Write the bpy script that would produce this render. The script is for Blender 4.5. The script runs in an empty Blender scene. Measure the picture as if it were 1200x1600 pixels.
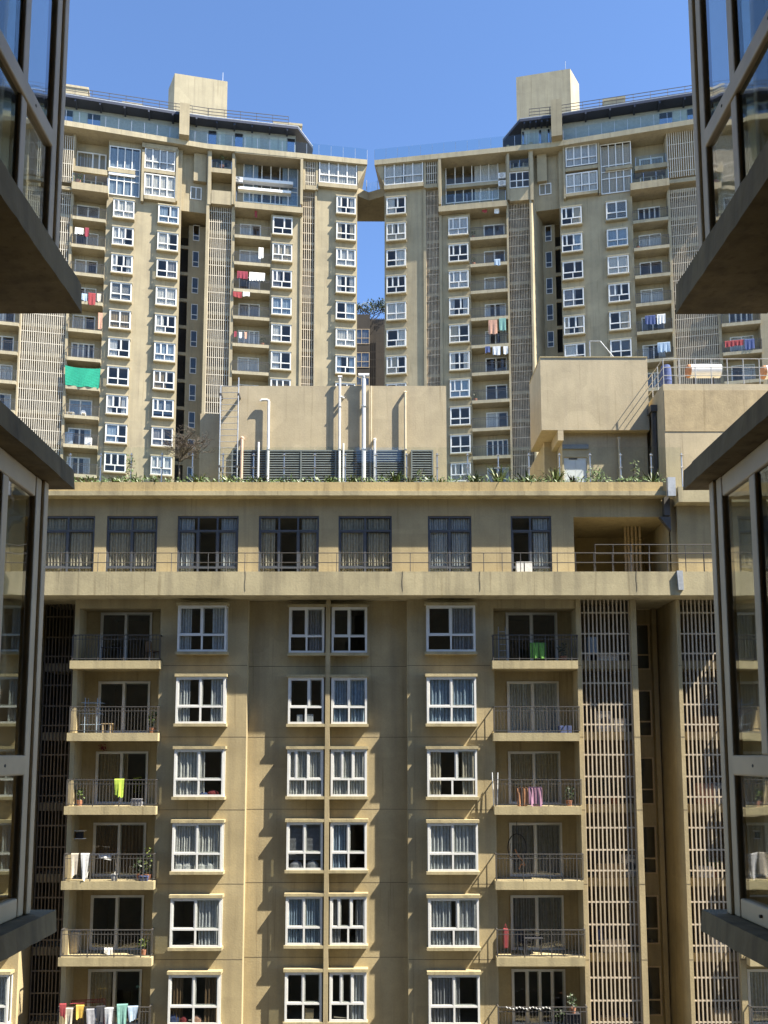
import bpy, math, random
from mathutils import Vector
R = random.Random(7)
S = bpy.context.scene
COL = S.collection
rad = math.radians

# ------------------------------------------------------------------ camera, sky, sun, exposure
CZ = 22.0                                   # the camera's height above the ground
TH = rad(6.52); FPX = 1400.0; PX = 592.0; PY = 1020.0
cd = bpy.data.cameras.new("camera"); cam = bpy.data.objects.new("camera", cd); COL.objects.link(cam)
cam.location = (0, 0, CZ); cam.rotation_euler = (rad(90) + TH, 0, 0)
cd.sensor_fit = 'VERTICAL'; cd.sensor_height = 32.0; cd.lens = FPX / 1600 * 32.0
cd.shift_x = (600 - PX) / 1600; cd.shift_y = (PY - 800) / 1600
cd.clip_start = 0.05; cd.clip_end = 4000
S.camera = cam
S.render.resolution_x = 768; S.render.resolution_y = 1024
SUN_EL = rad(52.4); SUN_AZ = rad(70)        # azimuth from straight behind the camera, towards the right
sd = Vector((math.sin(SUN_AZ) * math.cos(SUN_EL), -math.cos(SUN_AZ) * math.cos(SUN_EL), math.sin(SUN_EL)))
W = bpy.data.worlds.new("World"); S.world = W; W.use_nodes = True
nt = W.node_tree; bg = nt.nodes["Background"]
sky = nt.nodes.new("ShaderNodeTexSky"); sky.sky_type = 'NISHITA'; sky.sun_disc = False
sky.sun_elevation = SUN_EL; sky.sun_rotation = math.atan2(sd.x, sd.y)
sky.air_density = 1.0; sky.dust_density = 0.0; sky.ozone_density = 6.0; sky.altitude = 2500
nt.links.new(sky.outputs[0], bg.inputs[0]); bg.inputs[1].default_value = 0.105
sl = bpy.data.lights.new("sun", 'SUN'); so = bpy.data.objects.new("sun", sl); COL.objects.link(so)
sl.energy = 5.0; sl.angle = rad(0.5); sl.color = (1.0, 0.93, 0.80)
so.rotation_euler = (-sd).to_track_quat('-Z', 'Y').to_euler(); so.location = (40, -20, 80)
S.view_settings.view_transform = 'Standard'; S.view_settings.look = 'None'
S.view_settings.gamma = 1.0; S.view_settings.exposure = 1.7
S.cycles.max_bounces = 8; S.cycles.transparent_max_bounces = 12; S.cycles.caustics_reflective = False

# ------------------------------------------------------------------ materials
def newmat(name):
    m = bpy.data.materials.new(name); m.use_nodes = True
    n = m.node_tree.nodes; return m, n, m.node_tree.links, n["Principled BSDF"]
def setc(sock, c): sock.default_value = (c[0], c[1], c[2], 1)
def plaster(name, c, var=0.16, streak=0.25, rough=0.9, bump=0.25, scale=0.5, sk=1.0):
    m, n, l, p = newmat(name)
    g = n.new("ShaderNodeNewGeometry")
    n1 = n.new("ShaderNodeTexNoise"); n1.inputs["Scale"].default_value = scale; n1.inputs["Detail"].default_value = 6
    n1.inputs["Roughness"].default_value = 0.65
    l.new(g.outputs["Position"], n1.inputs["Vector"])
    mp = n.new("ShaderNodeMapping"); mp.inputs["Scale"].default_value = (2.6 * sk, 2.6 * sk, 0.16 * sk)
    l.new(g.outputs["Position"], mp.inputs["Vector"])
    n2 = n.new("ShaderNodeTexNoise"); n2.inputs["Scale"].default_value = 1.0; n2.inputs["Detail"].default_value = 4
    l.new(mp.outputs[0], n2.inputs["Vector"])
    n3 = n.new("ShaderNodeTexNoise"); n3.inputs["Scale"].default_value = 14; n3.inputs["Detail"].default_value = 3
    l.new(g.outputs["Position"], n3.inputs["Vector"])
    r1 = n.new("ShaderNodeValToRGB"); r1.color_ramp.elements[0].position = 0.3; r1.color_ramp.elements[1].position = 0.7
    setc_ = lambda e, k: setattr(e, "color", (c[0] * k, c[1] * k, c[2] * (k - 0.02), 1))
    setc_(r1.color_ramp.elements[0], 1 - var); setc_(r1.color_ramp.elements[1], 1 + var * 0.6)
    l.new(n1.outputs["Fac"], r1.inputs[0])
    r2 = n.new("ShaderNodeValToRGB"); r2.color_ramp.elements[0].position = 0.36; r2.color_ramp.elements[1].position = 0.52
    k = 1 - streak; r2.color_ramp.elements[0].color = (k, k, k * 1.02, 1); r2.color_ramp.elements[1].color = (1, 1, 1, 1)
    l.new(n2.outputs["Fac"], r2.inputs[0])
    mx = n.new("ShaderNodeMix"); mx.data_type = 'RGBA'; mx.blend_type = 'MULTIPLY'; mx.inputs[0].default_value = 1
    l.new(r1.outputs[0], mx.inputs[6]); l.new(r2.outputs[0], mx.inputs[7])
    mx2 = n.new("ShaderNodeMix"); mx2.data_type = 'RGBA'; mx2.blend_type = 'MULTIPLY'; mx2.inputs[0].default_value = 0.22
    l.new(mx.outputs[2], mx2.inputs[6]); l.new(n3.outputs["Fac"], mx2.inputs[7])
    mp3 = n.new("ShaderNodeMapping"); mp3.inputs["Scale"].default_value = (7 * sk, 7 * sk, 0.22 * sk); l.new(g.outputs["Position"], mp3.inputs["Vector"])
    n4 = n.new("ShaderNodeTexNoise"); n4.inputs["Scale"].default_value = 1.0; n4.inputs["Detail"].default_value = 5; l.new(mp3.outputs[0], n4.inputs["Vector"])
    r4 = n.new("ShaderNodeValToRGB"); r4.color_ramp.elements[0].position = 0.60; r4.color_ramp.elements[1].position = 0.72
    r4.color_ramp.elements[0].color = (1, 1, 1, 1); r4.color_ramp.elements[1].color = (.74, .72, .69, 1); l.new(n4.outputs["Fac"], r4.inputs[0])
    mx3 = n.new("ShaderNodeMix"); mx3.data_type = 'RGBA'; mx3.blend_type = 'MULTIPLY'; mx3.inputs[0].default_value = 1
    l.new(mx2.outputs[2], mx3.inputs[6]); l.new(r4.outputs[0], mx3.inputs[7])
    v5 = n.new("ShaderNodeTexVoronoi"); v5.inputs["Scale"].default_value = .55; v5.distance = 'CHEBYCHEV'; l.new(g.outputs["Position"], v5.inputs["Vector"])   # repainted patches
    h5 = n.new("ShaderNodeSeparateColor"); l.new(v5.outputs["Color"], h5.inputs[0])
    m5 = n.new("ShaderNodeMapRange"); m5.inputs["To Min"].default_value = .94; m5.inputs["To Max"].default_value = 1.04; l.new(h5.outputs[0], m5.inputs["Value"])
    mx5 = n.new("ShaderNodeMix"); mx5.data_type = 'RGBA'; mx5.blend_type = 'MULTIPLY'; mx5.inputs[0].default_value = 1
    l.new(mx3.outputs[2], mx5.inputs[6]); l.new(m5.outputs[0], mx5.inputs[7])
    l.new(mx5.outputs[2], p.inputs["Base Color"])
    b = n.new("ShaderNodeBump"); b.inputs["Strength"].default_value = bump; b.inputs["Distance"].default_value = 0.02
    l.new(n3.outputs["Fac"], b.inputs["Height"]); l.new(b.outputs[0], p.inputs["Normal"])
    p.inputs["Roughness"].default_value = rough
    return m
def plain(name, c, rough=0.6, metal=0.0, var=0.12, scale=4.0):
    m, n, l, p = newmat(name)
    tc = n.new("ShaderNodeNewGeometry")
    t = n.new("ShaderNodeTexNoise"); t.inputs["Scale"].default_value = scale; t.inputs["Detail"].default_value = 4
    l.new(tc.outputs["Position"], t.inputs["Vector"])
    r = n.new("ShaderNodeValToRGB"); r.color_ramp.elements[0].position = 0.3; r.color_ramp.elements[1].position = 0.7
    r.color_ramp.elements[0].color = (c[0] * (1 - var), c[1] * (1 - var), c[2] * (1 - var), 1)
    r.color_ramp.elements[1].color = (min(1, c[0] * (1 + var)), min(1, c[1] * (1 + var)), min(1, c[2] * (1 + var)), 1)
    l.new(t.outputs["Fac"], r.inputs[0]); l.new(r.outputs[0], p.inputs["Base Color"])
    p.inputs["Roughness"].default_value = rough; p.inputs["Metallic"].default_value = metal
    return m
def glass(name, tint=(0.75, 0.8, 0.8), ior=1.6, base=0.03, wob=0.03, wscale=1.2, gc=(0.95, 0.97, 1)):
    m = bpy.data.materials.new(name); m.use_nodes = True
    n = m.node_tree.nodes; l = m.node_tree.links
    n.remove(n["Principled BSDF"]); out = n["Material Output"]
    tr = n.new("ShaderNodeBsdfTransparent"); setc(tr.inputs[0], tint)
    gl = n.new("ShaderNodeBsdfGlossy"); gl.inputs["Roughness"].default_value = 0.02; setc(gl.inputs[0], gc)
    g = n.new("ShaderNodeNewGeometry")
    def mt(op, a, b2=None):
        q = n.new("ShaderNodeMath"); q.operation = op; q.use_clamp = op == 'ADD'
        for i_, v_ in enumerate((a, b2)):
            if v_ is None: continue
            if isinstance(v_, (int, float)): q.inputs[i_].default_value = v_
            else: l.new(v_, q.inputs[i_])
        return q.outputs[0]
    dv = n.new("ShaderNodeVectorMath"); dv.operation = 'DOT_PRODUCT'; l.new(g.outputs["Incoming"], dv.inputs[0]); l.new(g.outputs["Normal"], dv.inputs[1])
    r0 = ((ior - 1) / (ior + 1)) ** 2 * 1.8 + base          # two panes, same seen from either side
    fac = mt('ADD', mt('MULTIPLY', mt('POWER', mt('SUBTRACT', 1.0, mt('ABSOLUTE', dv.outputs["Value"])), 4.0), 1 - r0), r0)
    t = n.new("ShaderNodeTexNoise"); t.inputs["Scale"].default_value = wscale
    t.inputs["Detail"].default_value = 1
    l.new(g.outputs["Position"], t.inputs["Vector"])
    b = n.new("ShaderNodeBump"); b.inputs["Strength"].default_value = 1.0; b.inputs["Distance"].default_value = wob
    l.new(t.outputs["Fac"], b.inputs["Height"]); l.new(b.outputs[0], gl.inputs["Normal"])
    mx = n.new("ShaderNodeMixShader"); l.new(fac, mx.inputs[0]); l.new(tr.outputs[0], mx.inputs[1]); l.new(gl.outputs[0], mx.inputs[2])
    l.new(mx.outputs[0], out.inputs[0])
    return m
def leafmat(name, c):
    m, n, l, p = newmat(name)
    oi = n.new("ShaderNodeNewGeometry"); t = n.new("ShaderNodeTexNoise"); t.inputs["Scale"].default_value = 5
    l.new(oi.outputs["Position"], t.inputs["Vector"])
    r = n.new("ShaderNodeValToRGB"); r.color_ramp.elements[0].position = 0.3; r.color_ramp.elements[1].position = 0.7
    r.color_ramp.elements[0].color = (c[0] * 0.55, c[1] * 0.6, c[2] * 0.5, 1); r.color_ramp.elements[1].color = (c[0] * 1.4, c[1] * 1.25, c[2], 1)
    l.new(t.outputs["Fac"], r.inputs[0]); l.new(r.outputs[0], p.inputs["Base Color"]); p.inputs["Roughness"].default_value = 0.5
    return m
M = {}
M['wall'] = plaster("ochre_plaster", (0.455, 0.365, 0.205), 0.2, 0.13)
M['trim'] = plaster("pale_ochre_trim", (0.46, 0.38, 0.215), 0.14, 0.22)
M['band'] = plaster("weathered_band", (0.45, 0.385, 0.235), 0.2, 0.22)
M['tower'] = plaster("tower_plaster", (0.375, 0.315, 0.205), 0.17, 0.12)
M['ttrim'] = plaster("tower_trim", (0.415, 0.36, 0.245), 0.14, 0.12)
M['roofroom'] = plaster("roof_room_plaster", (0.50, 0.415, 0.27), 0.14, 0.07, scale=0.9)
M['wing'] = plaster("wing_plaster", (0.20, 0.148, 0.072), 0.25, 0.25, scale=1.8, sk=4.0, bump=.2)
M['joint'] = plain("joint_groove_shade", (0.09, 0.07, 0.045), 0.9)  # dark colour stands in for the shade inside the floor-joint grooves
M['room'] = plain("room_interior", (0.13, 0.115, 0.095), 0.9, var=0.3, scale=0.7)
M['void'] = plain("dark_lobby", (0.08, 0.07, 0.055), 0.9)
M['pvc'] = plain("white_pvc", (0.66, 0.65, 0.61), 0.45, var=0.05)
M['pvcgrey'] = plain("grey_window_frame", (0.50, 0.38, 0.225), 0.5, var=0.1, scale=7)
M['alu'] = plain("blue_grey_metal", (0.075, 0.082, 0.095), 0.45, var=0.1)
M['rail'] = plain("dark_rail_paint", (0.07, 0.065, 0.06), 0.5)
M['railgrey'] = plain("grey_rail_paint", (0.28, 0.27, 0.25), 0.5)
M['screen'] = plain("screen_bars", (0.49, 0.41, 0.30), 0.7, var=0.1)
M['screenw'] = plain("screen_bars_pale", (0.50, 0.45, 0.36), 0.7, var=0.12)
M['screenrust'] = plain("rusty_screen_bars", (0.44, 0.355, 0.25), 0.8, var=0.25, scale=1.5)
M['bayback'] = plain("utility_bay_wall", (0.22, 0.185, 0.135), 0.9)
M['screend'] = plain("shaded_screen_bars", (0.15, 0.125, 0.10), 0.8, var=0.2)  # darker copy of the screen bars, shade of the left recess put into the colour
M['glass'] = glass("window_glass", (0.76, 0.79, 0.78), 1.5, 0.02, 0.02)
M['tglass'] = glass("tower_glass", (0.80, 0.81, 0.80), 1.45, 0.02, 0.02, 1.2, (.80, .74, .66))
M['bayglass'] = glass("bay_glass", (0.7, 0.73, 0.7), 1.6, 0.14, 0.0012, 3.0)
M['clear'] = glass("balustrade_glass", (0.955, 0.975, 0.965), 1.25, 0.01, 0.0)
M['bluegl'] = glass("terrace_glass", (0.90, 0.94, 0.94), 1.3, 0.0, 0.0, 1.2, (.85, .85, .82))
M['steel'] = plain("brushed_steel", (0.50, 0.50, 0.50), 0.35, 0.8)
M['galv'] = plain("galvanised_sheet", (0.36, 0.38, 0.40), 0.5, 0.3, var=0.2, scale=6)
M['louvre'] = plain("louvre_paint", (0.18, 0.195, 0.185), 0.45)
M['navy'] = plain("navy_soffit", (0.025, 0.033, 0.06), 0.6)
M['white'] = plain("white_paint", (0.75, 0.75, 0.73), 0.5, var=0.06)
M['doorgrey'] = plain("pale_door_paint", (0.62, 0.64, 0.63), 0.5, var=0.05)
M['pipew'] = plain("white_plastic_pipe", (0.66, 0.65, 0.62), 0.5, var=0.12)
M['pipep'] = plain("pink_plastic_pipe", (0.55, 0.38, 0.28), 0.55, var=0.15)
M['pipeb'] = plain("beige_plastic_pipe", (0.50, 0.43, 0.29), 0.55)
M['bark'] = plain("grey_bark", (0.13, 0.105, 0.08), 0.95, var=0.3, scale=12)
M['leaf'] = leafmat("leaf_green", (0.07, 0.115, 0.03))
M['leafy'] = leafmat("leaf_yellow_green", (0.13, 0.17, 0.045))
M['leafd'] = leafmat("leaf_dark", (0.03, 0.05, 0.02))
M['soil'] = plain("soil", (0.05, 0.035, 0.022), 1.0)
M['terra'] = plain("terracotta", (0.32, 0.14, 0.08), 0.8)
M['ground'] = plain("ground_paving", (0.16, 0.15, 0.13), 0.95, scale=0.3)
M['asphalt'] = plain("asphalt", (0.05, 0.05, 0.05), 0.95, scale=1.5)
M['roof'] = plain("roof_screed", (0.34, 0.31, 0.26), 0.95, scale=0.8)
M['pitched'] = plain("distant_grey_roof", (0.12, 0.115, 0.115), 0.9, var=0.35, scale=1.1)
def cmat(name, c): 
    k = 'c_' + name
    if k not in M: M[k] = plain(name + "_cloth", c, 0.95, var=0.15, scale=9)
    return M[k]
CLOTH = dict(white=(0.64, 0.63, 0.60), red=(0.26, 0.04, 0.045), maroon=(0.22, 0.03, 0.05), green=(0.012, 0.26, 0.16), lime=(0.42, 0.55, 0.07),
             blue=(0.06, 0.085, 0.2), lightblue=(0.33, 0.42, 0.52), pink=(0.36, 0.19, 0.27), orange=(0.40, 0.19, 0.09), grey=(0.30, 0.30, 0.32),
             yellow=(0.65, 0.42, 0.08), teal=(0.16, 0.32, 0.28), grassgreen=(0.14, 0.32, 0.06), black=(0.03, 0.03, 0.035), peach=(0.48, 0.27, 0.19),
             cream=(0.52, 0.46, 0.36), sand=(0.36, 0.28, 0.17), brown=(0.16, 0.10, 0.05), silver=(0.55, 0.56, 0.57))
def cl(n): return cmat(n, CLOTH[n])

# ------------------------------------------------------------------ mesh helpers
class MB:
    def __init__(s): s.v = []; s.f = []; s.m = []
    def face(s, pts, m=0):
        b = len(s.v); s.v += [tuple(p) for p in pts]; s.f.append(tuple(range(b, b + len(pts)))); s.m.append(m)
    def box(s, x0, x1, y0, y1, z0, z1, m=0):
        if x0 > x1: x0, x1 = x1, x0
        if y0 > y1: y0, y1 = y1, y0
        if z0 > z1: z0, z1 = z1, z0
        b = len(s.v)
        s.v += [(x0, y0, z0), (x1, y0, z0), (x1, y1, z0), (x0, y1, z0), (x0, y0, z1), (x1, y0, z1), (x1, y1, z1), (x0, y1, z1)]
        for q in ((0, 3, 2, 1), (4, 5, 6, 7), (0, 1, 5, 4), (1, 2, 6, 5), (2, 3, 7, 6), (3, 0, 4, 7)):
            s.f.append(tuple(b + i for i in q)); s.m.append(m)
        return s
    def prism(s, pts, z0, z1, m=0):
        n = len(pts); b = len(s.v)
        s.v += [(x, y, z0) for x, y in pts] + [(x, y, z1) for x, y in pts]
        s.f.append(tuple(b + i for i in reversed(range(n)))); s.f.append(tuple(b + n + i for i in range(n))); s.m += [m, m]
        for i in range(n):
            j = (i + 1) % n; s.f.append((b + i, b + j, b + n + j, b + n + i)); s.m.append(m)
        return s
    def prism_y(s, pts, y0, y1, m=0):
        n = len(pts); b = len(s.v)
        s.v += [(x, y0, z) for x, z in pts] + [(x, y1, z) for x, z in pts]
        s.f.append(tuple(b + i for i in range(n))); s.f.append(tuple(b + n + i for i in reversed(range(n)))); s.m += [m, m]
        for i in range(n):
            j = (i + 1) % n; s.f.append((b + j, b + i, b + n + i, b + n + j)); s.m.append(m)
        return s
    def tube(s, p, q, r, r2=None, n=6, m=0, caps=True):
        p = Vector(p); q = Vector(q); d = (q - p)
        if d.length < 1e-6: return s
        if r2 is None: r2 = r
        d.normalize(); a = d.orthogonal().normalized(); c = d.cross(a); b = len(s.v)
        for o, rr in ((p, r), (q, r2)):
            for i in range(n):
                t = 2 * math.pi * i / n; s.v.append(tuple(o + a * (rr * math.cos(t)) + c * (rr * math.sin(t))))
        for i in range(n):
            j = (i + 1) % n; s.f.append((b + i, b + j, b + n + j, b + n + i)); s.m.append(m)
        if caps:
            s.f.append(tuple(b + i for i in reversed(range(n)))); s.f.append(tuple(b + n + i for i in range(n))); s.m += [m, m]
        return s
    def path(s, pts, r, n=6, m=0):
        for a, b in zip(pts[:-1], pts[1:]): s.tube(a, b, r, n=n, m=m)
        return s
    def mesh(s, name, mats):
        me = bpy.data.meshes.new(name); me.from_pydata(s.v, [], s.f); me.update()
        if not isinstance(mats, (list, tuple)): mats = [mats]
        for mt in mats: me.materials.append(mt)
        if len(mats) > 1: me.polygons.foreach_set("material_index", s.m)
        return me
    def build(s, name, mats, parent=None, loc=(0, 0, 0), rz=0.0):
        return link(name, s.mesh(name, mats), parent, loc, rz)
def link(name, me, parent=None, loc=(0, 0, 0), rz=0.0):
    o = bpy.data.objects.new(name, me); COL.objects.link(o); o.parent = parent; o.location = loc; o.rotation_euler = (0, 0, rz); return o
def bevel(o, w, seg=2):
    b = o.modifiers.new("bevel", 'BEVEL'); b.width = w; b.segments = seg; b.limit_method = 'ANGLE'; return o
def tag(o, label=None, cat=None, group=None, kind=None):
    if label: o["label"] = label
    if cat: o["category"] = cat
    if group: o["group"] = group
    if kind: o["kind"] = kind
    return o
def thing(name, label, cat, loc=(0, 0, 0), rz=0.0, group=None):
    return tag(link(name, None, None, loc, rz), label, cat, group)

# a facade frame: local x runs along the wall to the right, local y into the building, z up; heights relative to the camera + CZ
class Fr:
    def __init__(s, ox, oy, a):
        s.o = Vector((ox, oy)); s.a = a; s.d = Vector((math.cos(a), math.sin(a))); s.n = Vector((math.sin(a), -math.cos(a)))
    def px(s, x, y, out=0.0):
        u = (x - PX) / FPX; v = (PY - y) / FPX
        r = Vector((u, math.cos(TH) - v * math.sin(TH), math.sin(TH) + v * math.cos(TH)))
        o = s.o + s.n * out
        t = o.dot(s.n) / (r.x * s.n.x + r.y * s.n.y)
        p = Vector((r.x * t, r.y * t)) - o
        return p.dot(s.d), r.z * t + CZ
    def s(s, x, y, out=0.0): return s.px(x, y, out)[0]
    def z(s, x, y, out=0.0): return s.px(x, y, out)[1]
    def loc(s, q, yin, z, root=None):
        p = s.o + s.d * q - s.n * yin; v = Vector((p.x, p.y, z))
        return v - root.location if root is not None else v
    def base(s, root=None): return s.loc(0, 0, 0, root)
NF = Fr(0, 37.0, 0.0)
LO = Fr(-18.0, 87.5, rad(12.4)); LI = Fr(-18.0, 87.5, rad(8.5))
RO = Fr(18.0, 87.3, rad(-12.4)); RI = Fr(18.0, 87.3, rad(-8.5))
FP = 2.955

def wall_holes(mb, s0, s1, z0, z1, holes, y=0.0, thick=0.16, m=0):
    hs = [h for h in holes if h[1] > s0 and h[0] < s1 and h[3] > z0 and h[2] < z1]
    zs = sorted(set([z0, z1] + [min(max(h[i], z0), z1) for h in hs for i in (2, 3)]))
    for a, b in zip(zs[:-1], zs[1:]):
        if b - a < 1e-5: continue
        zc = (a + b) / 2
        row = sorted([(max(h[0], s0), min(h[1], s1)) for h in hs if h[2] < zc < h[3]])
        c = s0
        for h0, h1 in row:
            if h0 > c: mb.face([(c, y, a), (h0, y, a), (h0, y, b), (c, y, b)], m)
            c = max(c, h1)
        if c < s1: mb.face([(c, y, a), (s1, y, a), (s1, y, b), (c, y, b)], m)
    for h in hs:
        a0, a1, b0, b1 = h[:4]; t = y + thick
        mb.face([(a0, y, b0), (a0, t, b0), (a0, t, b1), (a0, y, b1)], m); mb.face([(a1, y, b0), (a1, y, b1), (a1, t, b1), (a1, t, b0)], m)
        mb.face([(a0, y, b0), (a1, y, b0), (a1, t, b0), (a0, t, b0)], m); mb.face([(a0, y, b1), (a0, t, b1), (a1, t, b1), (a1, y, b1)], m)

# ------------------------------------------------------------------ windows: cached meshes, placed as parts
CACHE = {}
def glazing_meshes(key, Wd, H, rows, p, outer, bar, fm, gm, depth, side=True):
    k = ('g', key, fm, gm)
    if k in CACHE: return CACHE[k]
    f = MB(); g = MB(); r = MB(); t = 0.055; hw = Wd / 2
    y0, y1 = -p, -p + t
    f.box(-hw, -hw + outer, y0, y1, 0, H); f.box(hw - outer, hw, y0, y1, 0, H)
    f.box(-hw + outer, hw - outer, y0, y1, 0, outer); f.box(-hw + outer, hw - outer, y0, y1, H - outer, H)
    iw = Wd - 2 * outer; gy = y0 + 0.03
    for i, (f0, f1, ms, sash) in enumerate(rows):
        a = max(outer, H * f0 + (bar / 2 if i else 0)); b = min(H - outer, H * f1 - (bar / 2 if i < len(rows) - 1 else 0))
        if i < len(rows) - 1: f.box(-hw + outer, hw - outer, y0 + 0.004, y1, H * f1 - bar / 2, H * f1 + bar / 2)
        xs = [-hw + outer] + [-hw + outer + iw * q for q in ms] + [hw - outer]
        for q in ms:
            x = -hw + outer + iw * q; f.box(x - bar / 2, x + bar / 2, y0 + 0.006, y1, a, b)
        for j, (xa, xb) in enumerate(zip(xs[:-1], xs[1:])):
            g.face([(xa, gy, a), (xb, gy, a), (xb, gy, b), (xa, gy, b)])
            if sash:
                xa2 = xa + (bar / 2 if j else 0) + .002; xb2 = xb - (bar / 2 if j < len(ms) else 0) - .002; w = 0.04; ya = y0 + 0.02; yb = y1 + 0.02
                if j % 2: ya += .02; yb += .02
                f.box(xa2, xa2 + w, ya, yb, a, b); f.box(xb2 - w, xb2, ya, yb, a, b)
                f.box(xa2 + w, xb2 - w, ya, yb, a + .001, a + w); f.box(xa2 + w, xb2 - w, ya, yb, b - w, b - .001)
    if p > 0.15 and side:
        for sx in (-1, 1):
            x = sx * hw; xi = sx * (hw - 0.05)
            f.box(x, xi, y1, -0.002, 0, 0.07); f.box(x, xi, y1, -0.002, H - 0.07, H); f.box(x, xi, -0.06, -0.002, 0.07, H - 0.07)
            xg = sx * (hw - 0.025); g.face([(xg, y1, 0.07), (xg, -0.06, 0.07), (xg, -0.06, H - 0.07), (xg, y1, H - 0.07)])
    d0 = -0.0 if p > 0.15 else y1 + 0.001
    x0, x1 = -hw + 0.02, hw - 0.02
    za, zb = 0.0, H
    for q in ([(x0, d0, za), (x0, depth, za), (x0, depth, zb), (x0, d0, zb)], [(x1, d0, za), (x1, d0, zb), (x1, depth, zb), (x1, depth, za)],
              [(x0, d0, za), (x1, d0, za), (x1, depth, za), (x0, depth, za)], [(x0, d0, zb), (x0, depth, zb), (x1, depth, zb), (x1, d0, zb)],
              [(x0, depth, za), (x1, depth, za), (x1, depth, zb), (x0, depth, zb)]):
        r.face(q)
    CACHE[k] = (f.mesh("window_frame", M[fm]), g.mesh("pane", M[gm]), r.mesh("room", M['room']))
    return CACHE[k]
def curtain_mesh(Wd, H, var, colour):
    k = ('c', round(Wd, 2), round(H, 2), var, colour)
    if k in CACHE: return CACHE[k]
    rr = random.Random(str(k)); c = MB()
    if var == 'blind':
        lo = .08 + .5 * rr.random(); z = H * .97; 
        while z > H * lo: c.face([(-Wd / 2 + .02, -.012, z - .035), (Wd / 2 - .02, -.012, z - .035), (Wd / 2 - .02, .015, z), (-Wd / 2 + .02, .015, z)]); z -= .05
        CACHE[k] = c.mesh("curtain", cl(colour)); return CACHE[k]
    spans = {'full': [(0, 1)], 'both': [(0, .26), (.72, 1)], 'left': [(0, .42)], 'right': [(.55, 1)], 'wide': [(0, .46), (.54, 1)], 'leftbig': [(0, .62)]}[var]
    for a, b in spans:
        L = (b - a) * Wd; n = max(6, int(L / 0.022)); ph = rr.random() * 6; per = 0.10 + rr.random() * 0.05
        top = []; bot = []
        for i in range(n + 1):
            x = -Wd / 2 + a * Wd + L * i / n; q = x / per * 2 * math.pi
            y = 0.028 * math.sin(q + ph) + 0.014 * math.sin(q * .43 + 1) ; y2 = y * 1.5 + 0.012 * math.sin(q * .27)
            top.append((x, y, H * 0.97)); bot.append((x + 0.012 * math.sin(q * .3), y2, 0.03))
        for i in range(n): c.face([bot[i], bot[i + 1], top[i + 1], top[i]])
    CACHE[k] = c.mesh("curtain", cl(colour)); return CACHE[k]
ROWS_BAY = [(0, .36, [.5], False), (.36, 1, [.5], True)]
ROWS_BAY_ALT = [(0, .36, [.5], False), (.36, 1, [.3, .62], True)]
ROWS_BAY_OPEN = [(0, .36, [.5], False), (.36, 1, [.6], True)]
ROWS_BAY_OPEN2 = [(0, .36, [.5], False), (.36, 1, [.22, .58], True)]
def trim_mesh(Wd, p, mat, name, t=0.12):
    k = ('t', round(Wd, 2), p, mat, name)
    if k not in CACHE: CACHE[k] = MB().box(-Wd / 2 - .06, Wd / 2 + .06, -p - .05, 0, 0, t).mesh(name, M[mat])
    return CACHE[k]
CURT = ['full', 'both', 'left', 'right', 'wide', 'leftbig', 'wide', 'full', 'none', 'both', 'blind', 'leftbig', 'right']
CCOL = ['white', 'silver', 'cream', 'white', 'grey', 'silver', 'sand', 'lightblue', 'cream', 'white']
def window(root, fr, s, z, Wd=2.02, H=1.92, p=0.36, y=0.0, rows=None, trim='trim', fm='pvc', gm='glass', outer=.085, bar=.075, curtain=None,
           colour=None, depth=2.0, holes=None, key=None, name='window', ex=None):
    """A bay window: z is the underside of its sill."""
    rows = rows or ROWS_BAY
    key = key or (round(Wd, 2), round(H, 2), p, len(rows), str(rows), outer, depth)
    fme, gme, rme = glazing_meshes(key, Wd, H, rows, p, outer, bar, fm, gm, depth)
    t = 0.12 if trim else 0.0
    w = link(name, fme, root, fr.loc(s, y, z + t, root), fr.a)
    link('pane', gme, w); link('room', rme, w)
    if trim:
        link('sill', trim_mesh(Wd, p, trim, 'sill'), w, (0, 0, -t)); link('lintel', trim_mesh(Wd, p, trim, 'lintel'), w, (0, 0, H))
    cv = curtain or R.choice(CURT)
    if cv != 'none':
        co = colour or R.choice(CCOL)
        link('curtain', curtain_mesh(Wd - 0.16, H - 0.04, cv, co), w, (0, -p + .13 if p > .15 else 0.08, 0.01))
    if holes is not None: holes.append((s - Wd / 2 + .02, s + Wd / 2 - .02, z + t, z + t + H))
    return w
def door(root, fr, s, z, y, Wd=2.2, H=2.2, holes=None, gm='glass', curtain=None, colour=None, fm='pvc', trip=False):
    rows = [(0, 1, [.5] if not trip else [.28, .52, .78], True)]
    return window(root, fr, s, z, Wd, H, 0.03, y, rows, None, fm, gm, .07, .07, curtain, colour, 2.4, holes, ('door', Wd, H, trip), 'balcony_door')

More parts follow.
